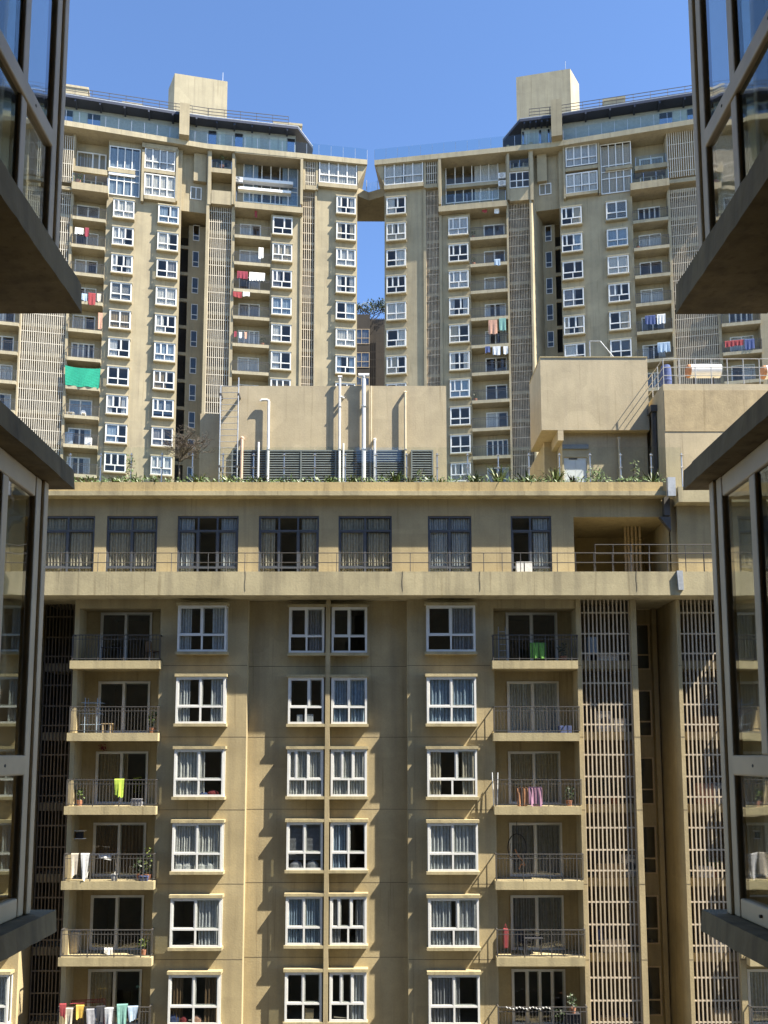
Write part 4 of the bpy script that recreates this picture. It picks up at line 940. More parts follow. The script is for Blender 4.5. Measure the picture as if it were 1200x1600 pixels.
# link bridge high between the towers
lb = thing('link_bridge', 'dark-bottomed concrete bridge high up between the two towers', 'bridge', (0, 92, 0))
ba = LI.px(559, 292, 0); pa = LI.loc(ba[0] - .3, 1.0, 0, lb); pb = RI.loc(RI.s(603, 292) + .3, 1.0, 0, lb)
zb1 = LI.z(559, 291, -1); zb0 = LI.z(559, 304, -1)
MB().prism([(pa.x, pa.y), ((pa.x + pb.x) / 2 - .35, pa.y + 1.1), (pb.x, pb.y), (pb.x, pb.y + 5.0), (pa.x, pa.y + 5.0)], zb0, zb1).build('deck', M['tower'], lb)
g = MB(); mid = ((pa.x + pb.x) / 2 - .35, pa.y + 1.15)
for p, q in (((pa.x, pa.y + .1), mid), (mid, (pb.x, pb.y + .1))):
    g.face([(p[0], p[1], zb1), (q[0], q[1], zb1), (q[0], q[1], zb1 + 1.1), (p[0], p[1], zb1 + 1.1)])
g.build('glass_panel', M['bluegl'], lb)
g = MB()
for t in (.1, .35, .65, .9): x = pa.x + (pb.x - pa.x) * t; g.tube((x, pa.y + .75, zb1), (x, pa.y + .75, zb1 + 1.15), .03)
g.build('post', M['steel'], lb)
# building and tree seen through the gap
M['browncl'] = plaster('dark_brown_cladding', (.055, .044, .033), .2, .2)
fb = thing('apartment_building', 'shadowed brown building glimpsed through the gap between the towers', 'building', (0, 125, 0))
FB = Fr(0, 125, 0); q0_, q1_ = FB.s(535, 500), FB.s(625, 500); zt = FB.z(580, 491); hh = []
for k in range(5):
    window(fb, FB, FB.s(565, 520), zt - 4.6 - k * 3.6, 2.3, 2.3, .05, 0, [(0, .4, [.5], False), (.4, 1, [.5], False)], None, 'pvcgrey', 'glass', .07, .07, 'full', 'grey', 2, hh)
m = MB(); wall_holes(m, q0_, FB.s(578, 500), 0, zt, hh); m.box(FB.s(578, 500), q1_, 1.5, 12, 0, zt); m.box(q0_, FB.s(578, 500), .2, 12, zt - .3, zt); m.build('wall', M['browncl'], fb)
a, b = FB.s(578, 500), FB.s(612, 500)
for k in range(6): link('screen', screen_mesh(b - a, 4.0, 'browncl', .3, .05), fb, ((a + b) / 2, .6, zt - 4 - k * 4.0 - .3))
dt = thing('tree', 'flat-topped dark tree on the roof seen between the two towers', 'tree', (FB.s(582, 490), 127, zt))
cm_ = MB(); rr = random.Random(8)
for cx, cz, rx, rz, n_ in ((-2.3, 1.9, 1.3, .28, 260), (.2, 2.3, 1.9, .3, 380), (2.4, 1.7, 1.2, .25, 240), (-.6, 1.4, 1.2, .2, 120), (1.5, 2.75, .9, .2, 120), (3.3, 2.2, .8, .2, 90)):
    q = leafy_mesh(int(cx * 10) + 50, n_, rx, 1.6, rz, .38, cz); b_ = len(cm_.v); cm_.v += [(x + cx, y, z) for x, y, z in q.v]; cm_.f += [tuple(i + b_ for i in f) for f in q.f]; cm_.m += q.m
cm_.build('crown', M['leafd'], dt)
m = MB(); rr = random.Random(4)
for k in range(7): m.path([(rr.uniform(-.5, .5), 0, 0), (rr.uniform(-1.2, 1.2), rr.uniform(-.5, .5), 1.0), (rr.uniform(-2.8, 2.8), rr.uniform(-1, 1), 2.0)], .045)
m.build('trunk', M['bark'], dt)
M['bayblind'] = plain('inner_blind', (.13, .12, .10), .9, var=.2)
# ------------------------------------------------------------------ the viewer's own building: two wings with bay windows across a narrow court
def rough_slab(x0, x1, y0, y1, z0, z1, seed, amp=.0018):
    # a cast slab whose arrises wander a few millimetres
    rr = random.Random(seed); m = MB(); n = 36; rows = []
    for i in range(n + 1):
        t = i / n; y = y0 + (y1 - y0) * t; j = lambda a=amp: rr.uniform(-a, a) + .002 * math.sin(t * 9 + seed)
        rows.append([(x0 + j(), y, z0 + j()), (x1, y, z0), (x1, y, z1), (x0 + j() + (x1 - x0) * .02, y, z1 + j())])
    for a, b in zip(rows[:-1], rows[1:]):
        for k in range(4): q = (k + 1) % 4; m.face([a[k], a[q], b[q], b[k]])
    m.face(rows[0][::-1]); m.face(rows[-1]); return m
def wing(sx, label, bays):
    root = thing('apartment_wing', label, 'building', (sx * 1.96, 4.25, 0))
    def X(x): return sx * x - root.location.x          # x: metres from the court's middle line
    def Yy(y): return y - root.location.y
    m = MB(); TOPZ = CZ + 26
    m.box(X(1.96), X(4.5), Yy(-3.0), Yy(4.2), 0, TOPZ)
    m.box(X(4.5) + sx * .002, X(42), Yy(-8), Yy(4.2), 0, TOPZ)
    if sx < 0: m.box(X(1.96) + .002, X(1.96) + 3.918, Yy(-3.0), Yy(-1.6), 0, TOPZ)
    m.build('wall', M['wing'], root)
    for zt_top, zb_top, zbot, ztop, trans, vs_up, vs_lo, thick in bays:
        # zbot: top of the bottom slab; ztop: underside of the top slab
        f = MB(); x = 1.60; yf = 4.20; yn = 2.15; fw = .06
        def bar(y0, y1, z0, z1, o=0.0, t=.05): f.box(X(x + o), X(x + o + t), Yy(y0), Yy(y1), z0, z1)
        bar(yf - .055, yf, zbot, ztop, -.012, .07); bar(yf - .125, yf - .060, zbot, ztop)
        bar(yn, yn + .10, zbot, ztop)
        bar(yn + .10, yf - .125, zbot, zbot + .085, .003); bar(yn + .10, yf - .125, ztop - .10, ztop, .003)
        bar(yn + .10, yf - .125, trans - .045, trans + .045, -.006)
        for v in vs_up: bar(v - .032, v + .032, trans + .045, ztop - .10, .002)
        for v in vs_lo: bar(v - .032, v + .032, zbot + .085, trans - .045, .002)
        # the far return and an inner sash line
        f.box(X(x + .07), X(1.96), Yy(yf - .05), Yy(yf - .002), zbot, zbot + .08); f.box(X(x + .07), X(1.96), Yy(yf - .05), Yy(yf - .002), ztop - .08, ztop); f.box(X(1.90), X(1.96), Yy(yf - .05), Yy(yf - .002), zbot + .08, ztop - .08)
        w = f.build('bay_window', M['pvcgrey'], root); bevel(w, .008, 2)
        g = MB(); xg = X(x + .018)
        ups = [yn + .1] + list(vs_up) + [yf - .125]; los = [yn + .1] + list(vs_lo) + [yf - .125]
        for ys, z0, z1 in ((ups, trans + .045, ztop - .1), (los, zbot + .085, trans - .045)):
            for a, b in zip(ys[:-1], ys[1:]): g.face([(xg, Yy(a), z0), (xg, Yy(b), z0), (xg, Yy(b), z1), (xg, Yy(a), z1)])
        g.face([(X(x + .07), Yy(yf - .025), zbot + .08), (X(1.90), Yy(yf - .025), zbot + .08), (X(1.90), Yy(yf - .025), ztop - .08), (X(x + .07), Yy(yf - .025), ztop - .08)])
        g.build('pane', M['bayglass'], w)
        r = MB(); d0, d1 = X(1.958), X(1.955)
        r.face([(d1, Yy(yn), zbot), (d1, Yy(yf - .06), zbot), (d1, Yy(yf - .06), ztop), (d1, Yy(yn), ztop)])
        r.build('room', M['bayblind'], w)
        sc = MB()
        for yy in (yf - .35, yf - .85, yf - 1.4):
            for zz in (trans, zbot + .045): sc.tube((X(x - .008), Yy(yy), zz), (X(x + .02), Yy(yy), zz), .007, n=8)
        sc.build('drain_hole', M['void'], w)
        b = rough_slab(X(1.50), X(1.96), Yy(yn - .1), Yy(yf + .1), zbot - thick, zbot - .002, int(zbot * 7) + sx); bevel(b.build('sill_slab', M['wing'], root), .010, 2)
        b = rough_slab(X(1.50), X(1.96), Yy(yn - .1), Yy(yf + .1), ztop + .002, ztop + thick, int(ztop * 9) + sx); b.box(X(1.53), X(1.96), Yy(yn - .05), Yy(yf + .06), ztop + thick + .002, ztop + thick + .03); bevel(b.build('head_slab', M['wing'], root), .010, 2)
    return root
lowb = (0, 0, CZ - .715, CZ + 1.30, CZ - .045, [3.745, 3.2, 2.65], [3.18], .10)
upb = (0, 0, CZ + 2.37, CZ + 4.36, CZ + 3.0, [3.745, 3.2, 2.65], [3.745, 3.18, 2.65], .155)
b3 = (0, 0, CZ - .715 - 3.0, CZ + 1.30 - 3.0, CZ - .045 - 3.0, [3.745, 3.2, 2.65], [3.18], .10)
b4 = (0, 0, CZ + 2.33 + 3, CZ + 4.36 + 3, CZ + 3.0 + 3, [3.745, 3.2, 2.65], [3.745, 3.18, 2.65], .115)
wing(-1, 'shaded near wing at the left edge, two bay windows with reflecting panes', [lowb, upb, b3, b4])
wing(1, 'shaded near wing at the right edge, two bay windows with reflecting panes', [lowb, upb, b3, b4])
# ------------------------------------------------------------------ things on the balconies, behind the screens and on the sills
def cloth_mb(w, front, back, seed, taper=0.0):
    rr = random.Random(seed); m = MB(); n = max(8, int(w / .05)); ph = rr.random() * 6; per = rr.uniform(.25, .5); hem = [rr.uniform(-.09, .05) for _ in range(n + 1)]
    prof = [(-.03 - .02, -front), (-.045, -front * .66), (-.04, -front * .33), (-.03, -.03), (0, .012), (.03, -.03), (.035, -back * .5), (.04, -back)]
    rows = []
    for k, (y, z) in enumerate(prof):
        row = []
        for i in range(n + 1):
            t = i / n; q = min(1, -z / max(front, .01)) if z < 0 else 0
            sag = (.05 * math.sin(t * 3.1 + ph) + front * hem[i] * (q > .9)) * q
            row.append(((t - .5) * w * (1 - taper * q), y + (.028 * math.sin(t * w / per * 6.28 + ph) + .012 * math.sin(t * w / per * 15 + 2 * ph)) * q * (1 if y < 0 else -.4), z + sag))
        rows.append(row)
    for a, b in zip(rows[:-1], rows[1:]):
        for i in range(n): m.face([a[i], a[i + 1], b[i + 1], b[i]])
    return m
def cloth(label, cat, loc, rz, w, front, colour, back=.3, seed=1, taper=0.0, group='laundry hung out on the balconies', name='laundry'):
    o = cloth_mb(w, front, back, seed, taper).build(name, cl(colour), None, loc, rz); return tag(o, label, cat, group)
def rail_pos(j, x): z = zs(j) - .26; return (NF.s(x, 1210, .38), 37 - .38, z + 1.09)
def floor_pos(j, x, y=-.1): z = zs(j) - .26; return (NF.s(x, 1210, -y), 37 + y, z + .003)
def pot_plant(label, loc, h=.5, r=.14, leaf='leaf', group=None, ph=.22, n=60):
    o = thing('potted_plant', label, 'plant', loc, 0, group)
    MB().tube((0, 0, 0), (0, 0, ph), r * .75, r, n=12).build('pot', M['terra'], o)
    leafy_mesh(sum(map(ord, label)) % 97, n, r * 1.5, r * 1.4, h * .5, .13, ph + h * .45).build('foliage', M[leaf], o)
    MB().path([(0, 0, ph), (.02, 0, ph + h * .4), (-.02, .01, ph + h * .8)], .01, n=5).build('stem', M['bark'], o)
    return o
def chair(label, loc, rz, mat, name='chair'):
    o = thing(name, label, 'chair', loc, rz)
    MB().prism([(-.22, -.22), (.22, -.22), (.2, .2), (-.2, .2)], .42, .46).build('seat', mat, o)
    MB().prism_y([(-.2, .47), (.2, .47), (.23, .75), (.15, .86), (-.15, .86), (-.23, .75)], .2, .23).build('backrest', mat, o)
    for sx in (-1, 1):
        for sy in (-1, 1): MB().tube((sx * .23, sy * .23, 0), (sx * .18, sy * .18, .42), .02, .028).build('leg', mat, o)
    return o
def rack(label, loc, rz, mat, w=.9, h=.95):
    o = thing('drying_rack', label, 'drying rack', loc, rz)
    m = MB()
    for y in (-.25, .25): m.tube((-w / 2, y, h), (w / 2, y, h), .012); m.tube((-w / 2, -y, 0), (-w / 2, y, h), .012); m.tube((w / 2, -y, 0), (w / 2, y, h), .012)
    m.build('frame', mat, o); m = MB()
    for i in range(5): y = -.2 + .1 * i; m.tube((-w / 2, y, h), (w / 2, y, h), .005)
    m.build('line', mat, o); return o
def tier_rack(label, loc, mat):
    o = thing('tiered_rack', label, 'drying rack', loc, 0)
    m = MB()
    for x in (-.25, .25):
        for y in (-.2, .2): m.tube((x, y, 0), (x, y, 1.45), .013)
    m.build('frame', mat, o)
    for hh in (.35, .8, 1.25):
        m = MB()
        for i in range(5): m.tube((-.42, -.2 + .1 * i, hh), (.42, -.2 + .1 * i, hh), .008)
        m.build('tier', mat, o)
    return o
def table(label, loc, mat, w=.55, h=.5):
    o = thing('side_table', label, 'table', loc)
    MB().box(-w / 2, w / 2, -.2, .2, h - .03, h).build('top', mat, o)
    for sx in (-1, 1):
        for sy in (-1, 1): MB().box(sx * (w / 2 - .05), sx * (w / 2 - .09), sy * .15, sy * .19, 0, h - .031).build('leg', mat, o)
    return o
def crate(label, cat, loc, w, d, h, mat, name='storage_box', lid=True, group=None):
    o = thing(name, label, cat, loc, 0, group)
    bevel(MB().box(-w / 2, w / 2, -d / 2, d / 2, 0, h).build('body', mat, o), .012)
    if lid: bevel(MB().box(-w / 2 - .015, w / 2 + .015, -d / 2 - .015, d / 2 + .015, h + .001, h + .04).build('lid', mat, o), .01)
    return o
def washer(label, loc):
    o = thing('washing_machine', label, 'washing machine', loc)
    bevel(MB().box(-.3, .3, -.28, .28, 0, .85).build('body', M['white'], o), .015)
    MB().tube((0, -.281, .42), (0, -.31, .42), .19, n=20).build('door', M['alu'], o)
    MB().box(-.29, .29, -.295, -.281, .72, .83).build('control_panel', M['galv'], o); return o
def ac(label, loc, rz=0):
    o = thing('air_conditioner', label, 'air conditioner', loc, rz)
    bevel(MB().box(-.42, .42, -.15, .15, 0, .58).build('case', M['white'], o), .02)
    m = MB()
    for k in range(5):
        r = .05 + .045 * k
        for i in range(20): a = i / 20 * 6.283; b = (i + 1) / 20 * 6.283; m.tube((-.1 + r * math.cos(a), -.156, .29 + r * math.sin(a)), (-.1 + r * math.cos(b), -.156, .29 + r * math.sin(b)), .008, n=4)
    m.build('fan_grille', M['rail'], o); MB().box(-.4, .4, -.1, .1, -.06, -.001).build('foot', M['galv'], o); return o

# left balconies of the near block, top to bottom
G = None
table('low dark folding table on the topmost left balcony', floor_pos(0, 168, .25), cl('black'), .8, .62)
chair('brown wooden chair at the right end of the topmost left balcony', floor_pos(0, 233, .2), 2.4, cl('brown'))
tier_rack('light blue three-tier drying rack on the second left balcony', floor_pos(1, 141, .3), cl('lightblue'))
table('little pale wooden table on the second left balcony', floor_pos(1, 166, .2), cl('sand'), .45, .4)
pot_plant('leafy pot plant at the right end of the second left balcony', floor_pos(1, 236, .1), .75, .13)
cloth('lime yellow shirt hanging over the third left balcony rail', 'shirt', rail_pos(2, 187), 0, .40, .68, 'lime', .4, 3, .15)
o = thing('red_ornament', 'dark red tassel ornament above the third left balcony door', 'ornament', (NF.s(161, 1172, -.8), 37.8, NF.z(161, 1168, -.8)))
leafy_mesh(9, 60, .16, .06, .16, .09).build('tassel', cl('maroon'), o); MB().tube((0, 0, .1), (0, 0, .3), .006).build('cord', cl('brown'), o)
cloth('white sheet bunched over the left end of the fourth left balcony rail', 'sheet', rail_pos(3, 138), 0, .36, 1.0, 'white', .5, 5, .55)
cloth('cream towel hanging beside the white sheet on the fourth left balcony', 'towel', rail_pos(3, 122), 0, .30, .85, 'cream', .5, 6, .3)
rk = rack('silver folding drying rack standing on the fourth left balcony', floor_pos(3, 165, .3), 0, M['pvc'], 1.1, .98)
l_ = floor_pos(3, 170, .2); cloth('white cloth over the silver rack on the fourth left balcony', 'cloth', (l_[0], l_[1] - .12, l_[2] + 1.0), 0, .5, .18, 'white', .2, 8)
pot_plant('tall yellow-green pot plant at the right end of the fourth left balcony', floor_pos(3, 236, .05), 1.15, .15, 'leafy', n=90)
pot_plant('bushy dark pot plant beside the tall one on the fourth left balcony', floor_pos(3, 224, .1), .8, .16, 'leafd', n=80)
crate('blue plastic tub at the right of the fourth left balcony floor', 'tub', floor_pos(3, 229, -.22), .36, .2, .14, cl('blue'), 'tub')
crate('white paper box on the fourth left balcony floor', 'box', floor_pos(3, 184, -.22), .2, .18, .22, cl('white'), 'box')
z = NF.z(122, 1304, -.4)
o = thing('wall_shelf', 'small dark shelf with two tiers on the side wall of the fourth left balcony', 'shelf', (NF.s(122, 1304, -.4) + .1, 37.4, z))
for q in (-.16, .16): MB().box(-.22, .2, -.12, .12, q - .015, q + .015).build('board', M['white'], o)
MB().box(-.16, .1, -.1, .1, -.144, .1).build('case', cl('black'), o)
cloth('white floor cloth draped low on the fifth left balcony rail', 'cloth', (rail_pos(4, 172)[0], 37.2, zs(4) - .26 + .25), 0, .34, .2, 'white', .2, 11)
for x, w_, h_, co, lab, sd_, dz in ((113, .26, .5, 'red', 'red top on a hanger at the left of the lowest left balcony rail', 21, .12), (123, .3, .9, 'cream', 'cream blouse beside the red top on the lowest left balcony', 22, -.05),
                       (139, .32, .5, 'yellow', 'golden yellow cloth on the lowest left balcony rail', 23, .06), (157, .42, .75, 'grey', 'dark grey trousers on the lowest left balcony rail', 24, -.08), (170, .34, .6, 'black', 'black shirt between the grey trousers and the light grey shirt', 28, .03),
                       (183, .36, .7, 'silver', 'light grey shirt on the lowest left balcony rail', 25, -.04), (203, .42, .8, 'teal', 'teal skirt on the lowest left balcony rail', 26, .10), (219, .4, .5, 'lightblue', 'pale blue cloth at the right of the lowest left balcony rail', 27, .02)):
    p_ = rail_pos(5, x); cloth(lab, 'laundry', (p_[0], p_[1] - .01 - abs(dz) * .3, p_[2] + dz), R.uniform(-.25, .25), w_, h_, co, .4, sd_, .25)
rack('red and white drying rack on the lowest left balcony', floor_pos(5, 150, .25), .2, cl('red'), 1.3, 1.12)
crate('grey plastic basket on the third left balcony floor', 'basket', floor_pos(2, 215, -.05), .42, .3, .28, cl('grey'), 'basket', False)
pot_plant('small pot plant at the left of the third left balcony', floor_pos(2, 126, .2), .5, .12)
crate('cream shoe cabinet at the left of the fifth left balcony', 'cabinet', floor_pos(4, 124, .5), .5, .3, .8, cl('cream'), 'cabinet')
pot_plant('small pot plant at the right end of the fifth left balcony', floor_pos(4, 232, .0), .5, .12, 'leafy')
pot_plant('pot plant at the right end of the third right balcony', floor_pos(2, 888, .0), .6, .14, 'leafd')
crate('blue crate at the right end of the second right balcony', 'crate', floor_pos(1, 884, .2), .5, .35, .3, cl('blue'), 'crate', False)
pot_plant('pot plant at the right end of the topmost right balcony', floor_pos(0, 884, .0), .6, .16, 'leafd')
# right balconies
cloth('bright green mat hanging inside the topmost right balcony rail', 'mat', (rail_pos(0, 845)[0], 36.66, rail_pos(0, 845)[2] - .35), 0, .66, .66, 'grassgreen', .3, 31)
o = thing('step_ladder', 'grey step ladder leaning at the left of the topmost right balcony', 'ladder', floor_pos(0, 788, .2))
m = MB()
for x in (-.18, .18): m.tube((x, -.2, 0), (x * .8, .1, 1.5), .018)
m.build('rail', M['galv'], o); m = MB()
for i in range(5): t = (i + .7) / 5.5; m.box(-.17, .17, -.24 + .3 * t, -.16 + .3 * t, 1.5 * t - .012, 1.5 * t + .012)
m.build('tread', M['galv'], o)
for i, (x, lean) in enumerate(((771, -.05), (776, .05))):
    f_ = floor_pos(2, x, -.25); o = MB().tube((0, 0, 0), (lean, .02, 1.35), .02, n=8).build('white_pole', M['white'], None, f_)
    tag(o, ('outermost' if i == 0 else 'inner') + ' white pole leaning in the left corner of the third right balcony', 'pole', 'poles on the third right balcony')
cloth('orange printed towel on the third right balcony', 'towel', (rail_pos(2, 816)[0], 36.68, rail_pos(2, 816)[2] - .35), 0, .46, .70, 'orange', .4, 33)
cloth('pink and purple striped cloth on the third right balcony', 'cloth', (rail_pos(2, 836)[0], 36.67, rail_pos(2, 836)[2] - .33), 0, .56, .72, 'pink', .4, 34)
f_ = floor_pos(3, 806, .3)
o = thing('hanging_chair', 'dark hanging swing chair with an orange cord on the fourth right balcony', 'hanging chair', f_)
m = MB(); pts = [(.38 * math.cos(a), .0, 1.25 + .55 * math.sin(a)) for a in [i / 20 * 6.283 for i in range(21)]]; m.path(pts, .02); m.tube((0, 0, 1.8), (0, 0, 2.3), .012); m.build('hoop', cl('black'), o)
m = MB()
for i in range(7): x = -.3 + i * .1; m.path([(x, .0, .85), (x * .9, .2, .95), (x * .8, .22, 1.4)], .008)
m.build('seat_net', cl('black'), o); MB().path([(-.1, -.05, 1.2), (.05, -.08, .9), (.2, -.05, .75), (.3, -.05, .55), (.15, -.05, .6), (.05, -.05, .4)], .03).build('cord', cl('orange'), o)
o = thing('red_bag', 'tall red bag hanging at the left end of the fifth right balcony', 'bag', (NF.s(790, 1465, .1), 36.9, zs(4) - .26 + .3))
bevel(MB().prism_y([(-.09, 0), (.09, 0), (.11, .75), (-.1, .78)], -.06, .06).build('body', cl('red'), o), .03); MB().path([(-.05, 0, .76), (0, 0, .95), (.05, 0, .76)], .012).build('strap', cl('red'), o)
table('small dark table in the middle of the fifth right balcony', floor_pos(4, 828, .1), cl('black'), .75, .68)
chair('dark chair beside the small table on the fifth right balcony', floor_pos(4, 815, .3), .5, cl('black'))
o = thing('fairy_lights', 'string of small white shapes along the lowest right balcony rail', 'garland', rail_pos(5, 785))
m = MB(); pts = [(i * .13, -.02, -.03 - .06 * math.sin(i * .8) ** 2) for i in range(14)]; m.path(pts, .008); m.build('cord', cl('grey'), o); m = MB()
for i in range(14): x, y, z = pts[i]; m.tube((x, y - .02, z + .03), (x + .05, y - .02, z - .03), .028, .01)
m.build('bulb', cl('white'), o)
crate('dark wire cabinet at the right end of the lowest right balcony', 'cabinet', floor_pos(5, 886, -.1), .55, .35, .72, cl('black'), 'cabinet')
pot_plant('spiky pot plant on top of the dark cabinet', (floor_pos(5, 886)[0], 36.9, floor_pos(5, 886)[2] + .765), .5, .14, 'leafd')
pot_plant('pot plant left of the dark cabinet on the lowest right balcony', floor_pos(5, 868, .1), .7, .14, 'leafd')
# behind the near screens
def sc_pos(x, j, y=.36): return (NF.s(x, 1210, -y), 37 + y, zs(j) - .26 + .065)
names = ['topmost', 'second', 'third', 'fourth', 'fifth', 'sixth']
for j, its in enumerate([[('crate', 945, 'white', 1.3, .26), ('crate', 930, 'lightblue', .4, .95)], [('wash', 945, '', 0, 0), ('crate', 970, 'white', .5, .5)], [('plant', 935, '', .9, 0), ('plant', 960, '', .8, 0)],
                        [('crate', 950, 'sand', 1.1, .5), ('wash', 978, '', 0, 0)], [('crate', 948, 'cream', 1.2, .45), ('crate', 930, 'blue', .2, .9)], [('crate', 950, 'sand', 1.3, .4), ('crate', 966, 'blue', .2, .5)]]):
    for kind, x, co, w_, h_ in its:
        where = 'behind the left pale screen on the %s level, %s' % (names[j], 'at its left' if x < 944 else 'at its middle' if x < 962 else 'at its right')
        if kind == 'crate': crate('%s storage box %s' % (co, where), 'box', sc_pos(x, j), w_, .3, h_, cl(co))
        if kind == 'wash': washer('white washing machine ' + where, sc_pos(x, j, .62))
        if kind == 'plant': pot_plant('leafy pot plant ' + where, sc_pos(x, j, .4), w_, .2, 'leafd', n=110)
for j, kind, x, co, w_, h_ in ((1, 'crate', 1105, 'brown', 1.0, .6), (2, 'crate', 1100, 'peach', .7, .8), (2, 'wash', 1122, '', 0, 0), (3, 'plant', 1110, '', .6, 0), (3, 'crate', 1095, 'white', .7, .4), (4, 'crate', 1112, 'silver', .6, .9), (5, 'crate', 1118, 'sand', 1.2, .7)):
    where = 'behind the right pale screen on the %s level' % names[j]
    if kind == 'crate': crate('%s storage box %s' % (co, where), 'box', sc_pos(x, j), w_, .3, h_, cl(co))
    if kind == 'wash': washer('white washing machine ' + where, sc_pos(x, j, .62))
    if kind == 'plant': pot_plant('leafy pot plant ' + where, sc_pos(x, j, .4), w_, .2, 'leafy', n=110)
# on the window sills inside the near bays
def sill_pos(x, j, B=0.0): return (NF.s(x, 1210, .12 - B), 37 - .20 + B, zs(j) + .125)
def bundle(label, cat, loc, rx, h, co, name='bundle', group=None):
    o = MB(); n = 10
    prof = [(.0, .9), (.25, 1.0), (.6, .95), (.85, .65), (1, .1)]
    rr = random.Random(label)
    rings = []
    for t, k in prof: rings.append([(rx * k * math.cos(a) * (1 + .12 * rr.uniform(-1, 1)), .1 * k * math.sin(a), t * h * (1 + .08 * rr.uniform(-1, 1))) for a in [i / n * 6.283 for i in range(n)]])
    for a, b in zip(rings[:-1], rings[1:]):
        for i in range(n): k = (i + 1) % n; o.face([a[i], a[k], b[k], b[i]])
    o.face(rings[-1])
    o = o.build(name, cl(co), None, loc); 
    for f in o.data.polygons: f.use_smooth = True
    return tag(o, label, cat, group)
bundle('red bundle on the inside sill of the third left bay window', 'bundle', sill_pos(334, 2), .24, .26, 'red')
bundle('dark blue bundle beside the red one on the same sill', 'bundle', sill_pos(320, 2), .2, .18, 'blue')
for x, lab in ((284, 'leftmost'), (297, 'second'), (318, 'third'), (331, 'rightmost')):
    bundle('white cushion, %s of four on the fourth left bay window sill' % lab, 'cushion', sill_pos(x, 3), .2, .34, 'white', 'cushion', 'cushions on the fourth left bay sill')
bundle('blue bag on the inside sill of the sixth left bay window', 'bag', sill_pos(282, 5), .24, .38, 'blue', 'bag'); bundle('red bag right of the blue one on the sixth left sill', 'bag', sill_pos(297, 5), .16, .3, 'red', 'bag')
bundle('peach bag in the right half of the sixth left bay window', 'bag', sill_pos(316, 5), .2, .34, 'peach', 'bag')
crate('left white carton behind the second bay window beside the fin', 'box', sill_pos(468, 1, .42), .25, .14, .38, cl('white'), 'carton', False); crate('right white carton behind the second bay window beside the fin', 'box', sill_pos(482, 1, .42), .36, .14, .40, cl('silver'), 'carton', False)
bundle('left dark striped cushion in the fourth bay window beside the fin', 'cushion', sill_pos(464, 3, .42), .28, .36, 'grey', 'cushion'); bundle('right dark striped cushion in the fourth bay window beside the fin', 'cushion', sill_pos(490, 3, .42), .26, .36, 'grey', 'cushion')
crate('wooden box on the sill of the sixth bay window beside the fin', 'box', sill_pos(487, 5, .42), .34, .14, .46, cl('sand'), 'wooden_box', False)
for x, lab in ((815, 'left white carton by the open terrace window behind the railing'), (826, 'right white carton by the open terrace window behind the railing')):
    crate(lab, 'box', (NF.s(x - 2, 885, .5), 36.5, ZB1 + .003), .36, .22, .50, cl('white'), 'carton', False)
# on the towers' balconies
def hang(fr, x, y, w, h, co, lab, cat='laundry', out=.36, sd_=1, back=.3, taper=0.0):
    s, z = fr.px(x, y, out); p = fr.loc(s, -out, z); cloth(lab, cat, p, fr.a, w, h, co, back, sd_, taper)
s, z = LO.px(129.5, 573, .42); p = LO.loc(s, -.42, z)
nm = MB(); n = 24; top = []; rows = []
for k in range(9):
    t = k / 8; rows.append([((i / n - .5) * 3.35 * (1 - .06 * t), .05 * math.sin(i * .9 + k) * t + .03 * math.sin(i * .35), -2.05 * t + (.16 * (1 - 4 * (i / n - .5) ** 2) * -(1 - t)) + .06 * math.sin(i * .5) * t) for i in range(n + 1)])
for a, b in zip(rows[:-1], rows[1:]):
    for i in range(n): nm.face([a[i], a[i + 1], b[i + 1], b[i]])
tag(nm.build('shade_net', cl('green'), None, p, LO.a), 'big emerald green shade net covering one balcony of the left tower', 'net')
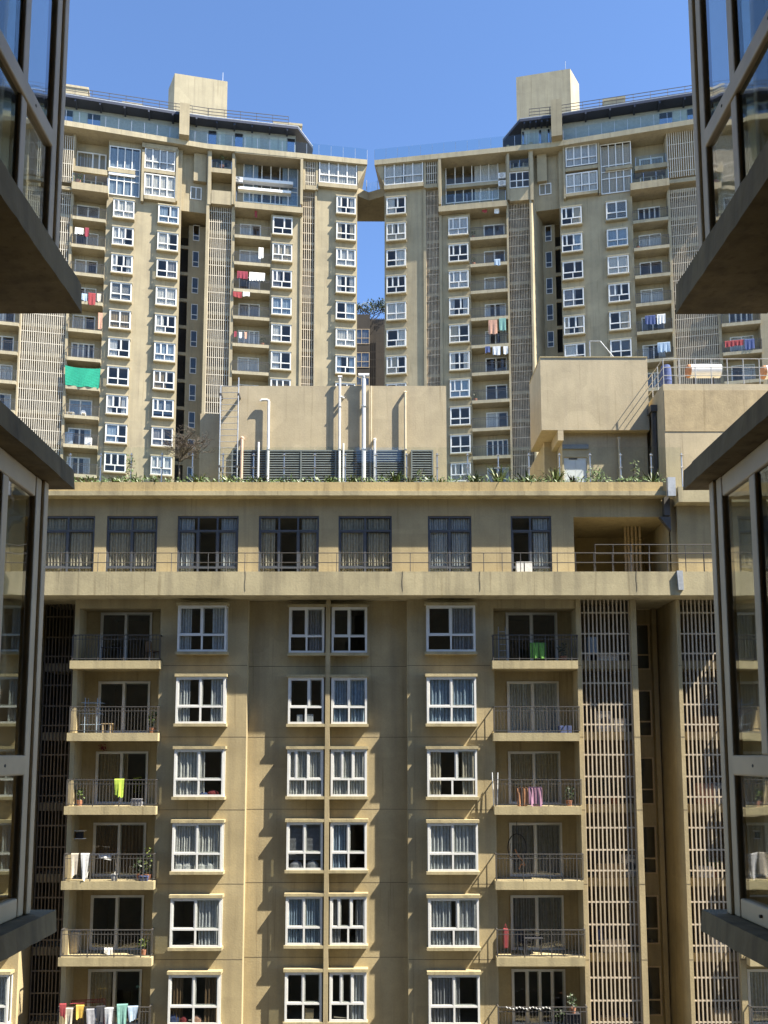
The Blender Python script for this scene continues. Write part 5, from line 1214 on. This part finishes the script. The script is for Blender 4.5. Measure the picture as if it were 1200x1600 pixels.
for a in ((LO, 122, 459, .5, 1.0, 'blue', 'blue clothes at the left of the tower balcony level with the near eave'), (LO, 132, 459, .5, .7, 'lightblue', 'pale blue clothes between the blue and the red ones on the left tower'),
          (LO, 144, 458, .7, 1.2, 'red', 'large red cloth on the left tower balcony with blue clothes'), (LO, 155, 459, .4, .8, 'cream', 'pale cloth right of the large red one on the left tower'),
          (LO, 124, 356, .8, .7, 'white', 'white washing on the second regular balcony of the left tower'), (LO, 136, 356, .4, .9, 'maroon', 'maroon washing beside the white on the left tower balcony'),
          (LO, 157, 489, .4, 1.6, 'peach', 'long peach cloth at the right end of a left tower balcony'),
          (LI, 379, 424, 1.1, .85, 'maroon', 'maroon cloth on the inner left tower balcony beside a wide white one'), (LI, 402, 426, 1.6, .9, 'white', 'wide white sheet on the inner left tower balcony'),
          (LI, 371, 456, .9, .6, 'red', 'red cloth one floor below the wide white sheet'), (LI, 385, 456, .7, .5, 'white', 'small white cloth right of the red one below the wide sheet'),
          (LI, 368, 518, .25, .6, 'maroon', 'leftmost dark red washing low on the inner left tower balcony'), (LI, 376, 519, .3, .6, 'silver', 'grey washing beside the dark red one low on the inner left tower'),
          (LI, 384, 519, .25, .7, 'peach', 'peach washing right of the grey one low on the inner left tower'), (LI, 400, 325, .25, 1.1, 'red', 'narrow red banner at the top regular balcony of the inner left tower'), (LI, 408, 387, .5, 1.2, 'white', 'white shirts on the second inner balcony of the left tower'),
          (RI, 777, 405, .6, .7, 'lightblue', 'pale blue cloth high on the right tower balcony'), (RI, 770, 500, .9, 1.5, 'peach', 'peach dress on the right tower balcony full of washing'), (RI, 785, 497, .7, 1.3, 'teal', 'teal dress beside the peach one on the right tower'),
          (RI, 762, 541, .5, .7, 'blue', 'blue washing on the right tower balcony below the dresses'), (RI, 776, 541, .8, .9, 'silver', 'grey sheet on the right tower balcony below the dresses'), (RI, 790, 541, .5, .8, 'white', 'white sheet on the right tower balcony below the dresses'),
          (RI, 757, 325, .5, .5, 'red', 'dark red cloth on the topmost regular balcony of the right tower'), (RI, 776, 325, .5, .6, 'white', 'white cloth on the topmost regular balcony of the right tower'),
          (RO, 1033, 491, .8, 1.0, 'white', 'white sheet on the outer right tower balcony above the roof railing'), (RO, 1016, 493, 1.0, .9, 'blue', 'dark blue washing left of the white sheet on the outer right tower'),
          (RO, 1037, 535, 1.2, 1.0, 'lightblue', 'blue-grey sheet on the outer right tower balcony just above the roof railing'),
          (RO, 1147, 532, 1.7, .6, 'red', 'red patterned quilt on the far right tower balcony'), (RO, 1171, 530, .9, 1.0, 'blue', 'blue cloth beside the red quilt on the far right balcony')):
    hang(a[0], a[1], a[2], a[3], a[4], a[5], a[6], sd_=int(a[1]), back=.4)
def onto(fr, x, k, yin=.1): return fr.loc(fr.s(x, REF, -yin), yin, tz(k) - .295)
chair('white plastic chair on the left tower balcony two floors below the green net', onto(LO, 134, 2, .3), .4, M['white'])
table('white low table on the left tower balcony two floors below the green net', onto(LO, 114, 2, .3), M['white'], .7, .45)
crate('white cupboard at the right of the lowest visible left tower balcony', 'cupboard', onto(LO, 143, 1, .2), .6, .4, .9, M['white'], 'cupboard')
crate('blue board standing on the lowest visible left tower balcony', 'board', onto(LO, 110, 1, .6), 1.1, .08, 1.5, cl('lightblue'), 'board', False)
for fr, x, k, h, lab in ((LI, 410, 5, .9, 'leafy pot plant on the inner left tower balcony above the plant room'), (RI, 742, 9, .7, 'pot plant at the left of the top regular right tower balcony'), (RI, 742, 8, .7, 'pot plant on the second regular right tower balcony'),
                         (RI, 742, 3, .8, 'pot plant at the left of a low right tower balcony'), (RO, 1003, 8, 1.1, 'dark bushy pot plant on the outer right tower balcony')):
    pot_plant(lab, onto(fr, x, k, .0), h, .2, 'leafd', 'pot plants on the tower balconies', .3, 70)
s, z = LI.px(347, 262, .1); pot_plant('bushy plants on the small glass-fronted loggia of the left tower', LI.loc(s, -.1, z), 1.3, .3, 'leaf', n=140)
s, z = LO.px(122, 289, .5); o = thing('palm_plant', 'spreading palm in a pot at the big top balcony of the left tower', 'plant', LO.loc(s, -.5, z))
strap_clump(77, 30, 1.5, 1.1).build('fronds', M['leafy'], o); MB().tube((0, 0, 0), (0, 0, .5), .2, .27, n=14).build('pot', M['terra'], o)
s, z = LI.px(373, 285, -.2); ac('white air conditioner at the left of the big window of the left tower', LI.loc(s, .2, z), LI.a)
for y, lab in ((279, 'upper air conditioner beside the big window of the right tower'), (291, 'lower air conditioner beside the big window of the right tower')):
    s, z = RI.px(785, y, -.2); ac(lab, RI.loc(s, .2, z), RI.a)
